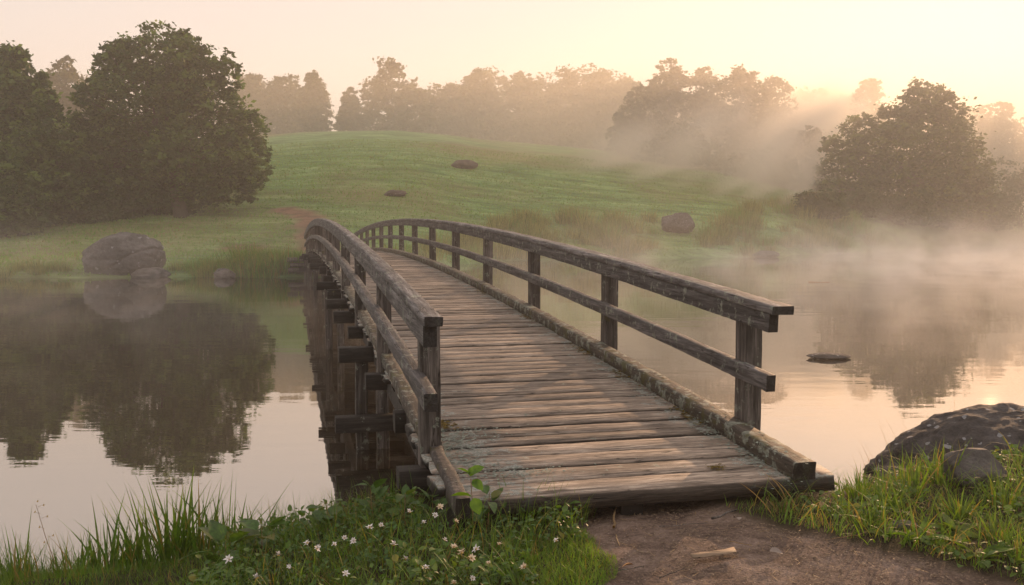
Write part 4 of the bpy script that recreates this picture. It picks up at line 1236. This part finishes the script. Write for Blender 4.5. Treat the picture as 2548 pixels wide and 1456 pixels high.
def plant(name, label, cat, px, py, n, h, L, Wd, seed, mat='broadleaf', rosette=False, Yf=None, group=None):
    rg = np.random.default_rng(seed)
    b = on_ground(px, py) if Yf is None else at(px, py, Yf)
    b[2] = float(ground(b[0], b[1]))
    root = empty(name, b, label, cat, group)
    V, Fc, T = leafy_mesh(n, h, L, Wd, rg, rosette)
    mesh_np('foliage', V, Fc, M[mat], root, True, attrs={'tint': T})
    mb = MB(); limb(mb, (0, 0, -0.02), (rg.normal() * 0.01, rg.normal() * 0.01, h), 0.004, 0.002, rg, 4, 5, 0.05)
    mb.build('stem', M['dry'], root, True)
    return root
for i, (px, py, Yf, n, h, L, W_, lab) in enumerate([
        (560, 1450, 5.4, 9, 0.20, 0.19, 0.11, 'plant with large rounded leaves at the bottom edge below the leftmost white flower'),
        (655, 1450, 5.5, 8, 0.22, 0.18, 0.10, 'plant with large rounded leaves right of the bottom left rounded leaf plant'),
        (815, 1450, 5.8, 10, 0.24, 0.13, 0.07, 'leafy plant between the white flowers at the bottom, left of centre'),
        (930, 1450, 6.0, 10, 0.25, 0.13, 0.065, 'leafy plant at the shore edge in front of the dark bridge reflection'),
        (1010, 1450, 5.6, 10, 0.25, 0.13, 0.065, 'leafy plant below the protruding first cross beam'),
        (1080, 1430, 5.6, 10, 0.22, 0.11, 0.055, 'dark leafy plant below the left kerb end'),
        (1215, 1330, None, 10, 0.24, 0.14, 0.055, 'olive leafy plant against the front board left of the path'),
        (1395, 1300, None, 6, 0.16, 0.12, 0.035, 'pale green leafy plant with one leaf pointing right under the front board')]):
    plant('leafy_plant', lab, 'plant', px, py, n, h, L, W_, 920 + i, 'broadleaf', False, Yf, 'leafy plants left of the path')
for i, (px, py, n, L, W_, lab) in enumerate([
        (2290, 1350, 14, 0.22, 0.05, 'light green rosette of long leaves at the right edge of the path'),
        (2380, 1330, 13, 0.20, 0.05, 'light green rosette of long leaves below the small angular stone'),
        (2200, 1335, 9, 0.10, 0.03, 'small rosette beside the flat bluish stone'),
        (2440, 1400, 12, 0.18, 0.045, 'rosette of long leaves near the lower right corner'),
        (2110, 1275, 9, 0.09, 0.028, 'small rosette right of the tan dead leaf')]):
    plant('leaf_rosette', lab, 'plant', px, py, n, 0.05, L, W_, 940 + i, 'blade_bright', True, None, 'leaf rosettes right of the path')
# the young sapling rising in front of the deck corner
b = at(1178, 1300, 5.2); b[2] = float(ground(b[0], b[1]))
sap = empty('sapling', b, 'young sapling with a few round leaves rising before the left deck corner', 'sapling')
mb = MB(); rg = np.random.default_rng(6)
tops = []
limb(mb, (0, 0, 0), at(1170, 1190, 5.2) - b, 0.0035, 0.0018, rg, 6, 5, 0.05); mb.build('stem', M['dry'], sap, True)
Vs = []; Fs = []; k = 0
for (px, py, az, el, L) in ((1170, 1180, 2.9, 0.5, 0.085), (1170, 1178, 0.2, 0.5, 0.09), (1170, 1185, 1.4, 0.9, 0.06), (1176, 1195, -0.6, -0.5, 0.085), (1172, 1235, 3.1, 0.15, 0.12), (1178, 1240, -0.9, -0.9, 0.10), (1168, 1176, 4.5, 0.3, 0.07)):
    l, f = leaf_grid(L, L * 0.72, rg, 0.3)
    Vs.append(l @ rotm(az, el, 0.5).T + (at(px, py, 5.2) - b)); Fs.append(f + k); k += len(l)
mesh_np('foliage', np.concatenate(Vs), np.concatenate(Fs), M['blade'], sap, True, attrs={'tint': np.zeros(k)})

# white wildflowers
def flat(name, col, rough_=0.6, tr=0.3):
    m, t, N, L, P = nt(name)
    tc = N.new('ShaderNodeTexCoord')
    n = noise_n(t, tc.outputs['Object'], 60, 3)
    L.new(ramp(t, n, [(0.3, tuple(c * 0.8 for c in col)), (0.7, col)]), P.inputs['Base Color'])
    P.inputs['Roughness'].default_value = rough_
    return m
M['petal'] = flat('white_petal', (0.75, 0.72, 0.70))
M['petal_cream'] = flat('cream_petal', (0.70, 0.58, 0.42))
M['floret'] = flat('yellow_floret', (0.50, 0.32, 0.05))
M['flower_stem'] = flat('flower_stem', (0.09, 0.14, 0.03))
def flower_proto(seed, mat, npet, droop):
    rg = np.random.default_rng(seed)
    Vs = []; Fs = []; k = 0
    for ring in range(2):
        for i in range(npet):
            l, f = leaf_grid(0.020 * rg.uniform(0.8, 1.15), 0.010, rg, 0.3, 0.3, 3)
            az = 2 * math.pi * (i + 0.5 * ring) / npet + rg.normal() * 0.15
            Vs.append(l @ rotm(az, droop + ring * 0.55 + rg.normal() * 0.15).T + np.array([0, 0, 0.002 * ring])); Fs.append(f + k); k += len(l)
    pet = (np.concatenate(Vs), np.concatenate(Fs))
    return pet
protos = []
for j, (mt, npet, dr) in enumerate((('petal', 7, 0.5), ('petal_cream', 6, 0.3), ('petal', 5, 0.1))):
    pv_, pf = flower_proto(10 + j, mt, npet, dr)
    root = empty('white_wildflower', (0, 0, 0))
    hd = mesh_np('petals', pv_, pf, M[mt], root, True)
    mb = MB(); limb(mb, (0, 0, -0.002), (0, 0, 0.006), 0.005, 0.003, rng, 2, 8, 0); mb.build('flower_centre', M['floret'], root, True)
    mb = MB(); limb(mb, (0.01, 0.0, -0.30), (0, 0, -0.001), 0.0020, 0.0013, np.random.default_rng(j), 6, 5, 0.06); mb.build('stem', M['flower_stem'], root, True)
    protos.append(root)
def head_at(px, py, h):
    for Yq in np.arange(4.3, 8.2, 0.03):
        p_ = at(px, py, Yq)
        if p_[1] > 0 and p_[2] - float(ground(p_[0], p_[1])) <= h: return p_
    return at(px, py, 6.5)
fl = [(570, 1392), (693, 1382), (720, 1410), (640, 1438), (765, 1352), (788, 1366), (832, 1355), (857, 1340), (860, 1428), (980, 1357), (1008, 1392),
      (1020, 1275), (1055, 1300), (1082, 1283), (1135, 1298), (1107, 1345), (1130, 1362), (1150, 1376), (1185, 1367), (1243, 1355), (1060, 1413),
      (1175, 1440), (1130, 1452), (1305, 1412), (920, 1313), (948, 1308), (1095, 1262), (880, 1347), (1172, 1390), (1216, 1402), (1384, 1346)]
fr_ = np.random.default_rng(15)
used = [0, 0, 0]
for i, (px, py) in enumerate(fl):
    j = 1 if px > 1090 and i % 3 else (0 if i % 2 else 2)
    pos = head_at(px, py, 0.22 + 0.08 * fr_.random())
    if not used[j]: o = protos[j]; used[j] = 1
    else: o = copy_tree(protos[j])
    o.location = [float(v) for v in pos]
    o.rotation_euler = (fr_.normal() * 0.3 + 0.25, fr_.normal() * 0.3, fr_.uniform(0, 6.28))
    s_ = fr_.uniform(0.7, 1.25) * (1.35 if i == 0 else 1); o.scale = (s_, s_, s_)
    lab = 'small white wildflower ' + ('near the bottom edge left of centre' if px < 730 else 'in the cluster below the dark bridge reflection' if px < 900 else 'between the bridge reflection and the first cross beam' if px < 1040 else 'under the protruding first cross beam' if px < 1100 else 'below the left kerb end')
    if i == 0: lab = 'largest and leftmost white wildflower, beside the rounded leaves'
    elif px == 1305: lab = 'lone cream wildflower low in the moss by the dirt path'
    elif px == 1384: lab = 'tiny pale wildflower at the dirt edge under the front board'
    elif j == 1: lab = 'small cream wildflower ' + ('close to the bottom edge below the deck corner' if py > 1400 else 'below the sapling and the left corner of the deck')
    tag(o, lab, 'flower', 'wildflowers on the near left bank')

# seed stalk at the far left
b = at(150, 1440, 5.9); b[2] = float(ground(b[0], b[1])) if ground(b[0], b[1]) > -0.1 else 0.0
ss = empty('seed_stalk', b, 'thin upright seed stalk with tiny yellow buds at the far left', 'plant')
mb = MB(); tp = at(92, 1252, 5.9) - b; limb(mb, (0, 0, 0), tp, 0.003, 0.0012, rng, 8, 5, 0.05)
for f, s_ in ((0.95, 1), (0.86, -1), (0.80, 1), (0.66, -1), (0.55, 1), (0.46, -1)):
    limb(mb, tp * f, tp * f + np.array([0.035 * s_, 0, 0.012]), 0.001, 0.0006, rng, 2, 4)
mb.build('stem', M['dry'], ss, True)
mb = MB()
for f, s_ in ((1.0, 0.1), (0.95, 1), (0.86, -1), (0.80, 1), (0.66, -1), (0.55, 1), (0.46, -1)):
    q0 = tp * f + np.array([0.035 * s_, 0, 0.012]); limb(mb, q0 - np.array([0, 0, .004]), q0 + np.array([0.004, 0, 0.008]), 0.004, 0.002, rng, 2, 6)
mb.build('buds', M['floret'], ss, True)

# ------------------------------------------------------------------ litter on the dirt
M['chip'] = wood('pale_wood_chip', 'x', (0.16, 0.115, 0.075), (0.27, 0.20, 0.14), (0.38, 0.30, 0.22), -1.5, -1.5)
def stick(label, px0, py0, px1, py1, r, mat, lift=0.01, seed=0, name='stick'):
    p0 = on_ground(px0, py0); p1 = on_ground(px1, py1)
    mb = MB(); rg = np.random.default_rng(seed)
    d = p1 - p0
    limb(mb, (0, 0, lift), d + np.array([0, 0, lift]), r, r * 0.6, rg, 7, 6, 0.12)
    o = mb.build(name, mat, None, True); o.location = [float(v) for v in p0]
    return tag(o, label, 'stick')
stick('pale curved stick standing on the dirt edge under the front board', 1527, 1316, 1538, 1264, 0.008, M['dry'], 0.01, 1)
stick('short pale twig lying on the dirt below the curved stick', 1533, 1334, 1546, 1362, 0.004, M['dry'], 0.006, 2)
stick('brown stick sloping out from beneath the front board', 1772, 1295, 1850, 1252, 0.007, M['post'], 0.012, 3)
stick('thin orange twig in the middle of the dirt path', 1815, 1350, 1868, 1360, 0.0025, M['dry'], 0.006, 4)
stick('thin dark root crossing the dirt at the lower left of the path', 1640, 1440, 1705, 1415, 0.003, M['post'], 0.004, 5)
stick('dark twig lying along the bottom left of the dirt path', 1515, 1425, 1600, 1412, 0.003, M['post'], 0.004, 6)
stick('dark twig near the front board, right of the curved stick', 1640, 1312, 1760, 1300, 0.0025, M['post'], 0.005, 7)
stick('thin pale twig among the grass on the right edge of the path', 2160, 1330, 2070, 1350, 0.003, M['dry'], 0.02, 8)
def chip(label, pts, th, mat, name='wood_chip', cat='wood chip'):
    P3 = np.array([on_ground(x, y) for x, y in pts]); c = P3.mean(0)
    V = P3 - c; V[:, 2] = 0.012 + 0.03 * V[:, 0] * 0.3
    n = len(V); V2 = V.copy(); V2[:, 2] += th
    Fc = [np.arange(n)[None, ::-1], (np.arange(n) + n)[None, :], np.array([(i, (i + 1) % n, n + (i + 1) % n, n + i) for i in range(n)])]
    o = mesh_np(name, np.vstack([V, V2]), Fc, mat); o.location = [float(v) for v in c]
    return tag(o, label, cat)
chip('flat pale piece of split wood lying on the dirt path', [(1716, 1388), (1745, 1380), (1800, 1375), (1826, 1368), (1833, 1381), (1790, 1388), (1726, 1396)], 0.005, M['chip'])
def dead_leaf(label, px, py, L, mat, seed):
    rg = np.random.default_rng(seed)
    l, f = leaf_grid(L, L * 0.62, rg, 0.6, 0.5)
    b_ = on_ground(px, py)
    o = mesh_np('dead_leaf', l @ rotm(rg.uniform(0, 6.28), 0.15, 0.3).T + np.array([0, 0, 0.02]), f, mat, None, True)
    o.location = [float(v) for v in b_]
    return tag(o, label, 'leaf', 'dead leaves on the dirt')
M['leaf_tan'] = flat('tan_dead_leaf', (0.42, 0.26, 0.12)); M['leaf_grey'] = flat('grey_dead_leaf', (0.26, 0.21, 0.18)); M['leaf_orange'] = flat('orange_dead_leaf', (0.55, 0.28, 0.10))
dead_leaf('small orange dead leaf at the bottom left of the dirt path', 1575, 1415, 0.06, M['leaf_orange'], 1)
dead_leaf('grey curled dead leaf on the dirt near the front board', 1838, 1302, 0.075, M['leaf_grey'], 2)
dead_leaf('tan round dead leaf in the grass right of the dead grass tuft', 2040, 1270, 0.10, M['leaf_tan'], 3)
dead_leaf('pale dead leaf on the right part of the dirt path', 1915, 1380, 0.07, M['leaf_grey'], 4)
dead_leaf('orange dead leaf in the lower left corner', 60, 1450, 0.14, M['leaf_orange'], 5)
# fine litter and gravel
rg = np.random.default_rng(33)
p = scatter(5200, 0.0, 3.4, 3.9, 6.6, rg, lambda x, y: path_near(x, y) > 0.4)
V0 = np.array([(-1, -.6, 0), (1, -.5, 0), (.9, .6, 0), (-.8, .7, 0), (0, 0, .9)]); F0 = np.array([(0, 1, 4), (1, 2, 4), (2, 3, 4), (3, 0, 4)])
VV = np.zeros((len(p), 5, 3))
for i in range(len(p)):
    s_ = rg.uniform(0.0018, 0.006); st = 1 + 2.5 * rg.random() ** 3
    VV[i] = (V0 * [s_ * st, s_, s_ * 0.9]) @ rotm(rg.uniform(0, 6.28), 0).T + p[i] + [0, 0, -0.018]
tag(mesh_np('gravel', VV.reshape(-1, 3), (F0[None] + np.arange(len(p))[:, None, None] * 5).reshape(-1, 3), M['chip']), kind='stuff')
# a little grass on top of the boulder's foot
# ------------------------------------------------------------------ far bank: reeds and meadow
rg = np.random.default_rng(44)
reed_me = []
for j in range(5):
    nb = 170
    r = rg.normal(size=(nb, 3)) * np.array([0.42, 0.35, 0]); r[:, 2] = -0.05
    az = np.arctan2(r[:, 1], r[:, 0]) + rg.normal(size=nb) * 0.6
    o = blade_obj('reed_clump', r, rg.uniform(0.5, 1.35, nb), rg.uniform(0.03, 0.06, nb), rg.uniform(0, 0.35, nb), rg.uniform(0, 0.8, nb), [M['reed'], M['reed'], M['meadow'], M['reed'], M['blade']][j], rg, 0.25, 4, None, az)
    reed_me.append(o.data); bpy.data.objects.remove(o)
def put_reed(x, y, s, j, label, group):
    o = bpy.data.objects.new('reed_clump', reed_me[j]); COL.objects.link(o)
    o.location = (float(x), float(y), float(ground(x, y)) - 0.02); o.rotation_euler = (0, 0, rg.uniform(0, 6.28)); o.scale = (s, s, s * rg.uniform(0.85, 1.2))
    tag(o, label, 'reeds', group)
for i in range(170):
    x = rg.uniform(-6.5, 34); df = rg.uniform(0.05, 1) ** 1.3 * (9 + 0.15 * max(x, 0))
    y = float(shore_far(x)) + df
    qx = CX + F * x / y
    if 1625 < qx < 1755 and y < 84: continue
    where = ('behind the bridge crest' if qx < 1230 else 'by the tall pale reeds' if qx < 1330 else 'left of the angular boulder' if qx < 1500 else
             'just left of the angular boulder' if qx < 1640 else 'around the angular boulder' if qx < 1750 else 'right of the angular boulder' if qx < 1880 else 'near the right bank tree')
    row = 'at the waterline' if df < 1.2 else 'half way up the bank' if df < 5 else 'at the meadow edge'
    put_reed(x, y, rg.uniform(0.7, 1.35), rg.integers(0, 4), 'olive reed clump %s, %s' % (row, where), 'reed clumps along the right far shore')
for i in range(70):
    x = rg.uniform(-27.5, -10.9) if i % 2 else rg.uniform(-15.5, -10.9)
    y = float(shore_far(x)) + rg.uniform(0.1, 1.6)
    px_ = CX + F * x / y
    if 205 < px_ < 400: continue
    big_ = px_ > 600
    put_reed(x, y, rg.uniform(0.55, 0.9) * (1.35 if big_ else 0.8), 4 if big_ and rg.random() < 0.7 else rg.integers(0, 3), ('green reed clump against the far end of the bridge' if px_ > 680 else 'green reed clump between the small stone and the bridge end') if big_ else ('rusty reed clump between the large boulder and the small stone' if px_ > 400 else 'low reed clump at the shore left of the large boulder'), 'reed clumps by the bridge end' if big_ else 'reed clumps along the left far shore')
put_reed(*on_ground(1240, 566, 60)[:2], 1.3, 0, 'tallest pale reed clump rising above the right railing', None)
def far_free(x, y):
    return (y > shore_far(x) + 0.3) & (far_path(x, y) < 0.3)
p = scatter(90000, -60, 48, 44, 112, rg, lambda x, y: far_free(x, y) & (np.abs(x) < y * 0.62))
n = len(p)
tag(blade_obj('meadow_grass', p, rg.uniform(0.05, 0.20, n) * (0.5 + vnoise(p[:, 0] * 0.5, p[:, 1] * 1.4, 71)), rg.uniform(0.04, 0.12, n), rg.uniform(0, 0.6, n), rg.uniform(0, 0.8, n), M['meadow'], rg, 0.15, 2), kind='stuff')

p = scatter(420, 0.1, 3.2, 4.0, 6.4, rg, lambda x, y: path_near(x, y) > 0.3)
n = len(p); p[:, 2] += -0.012
tag(blade_obj('leaf_litter', p, rg.uniform(0.02, 0.09, n), rg.uniform(0.0015, 0.006, n), np.full(n, 1.48), rg.uniform(-0.25, 0.25, n), M['dry'], rg, 0.4, 4), kind='stuff')
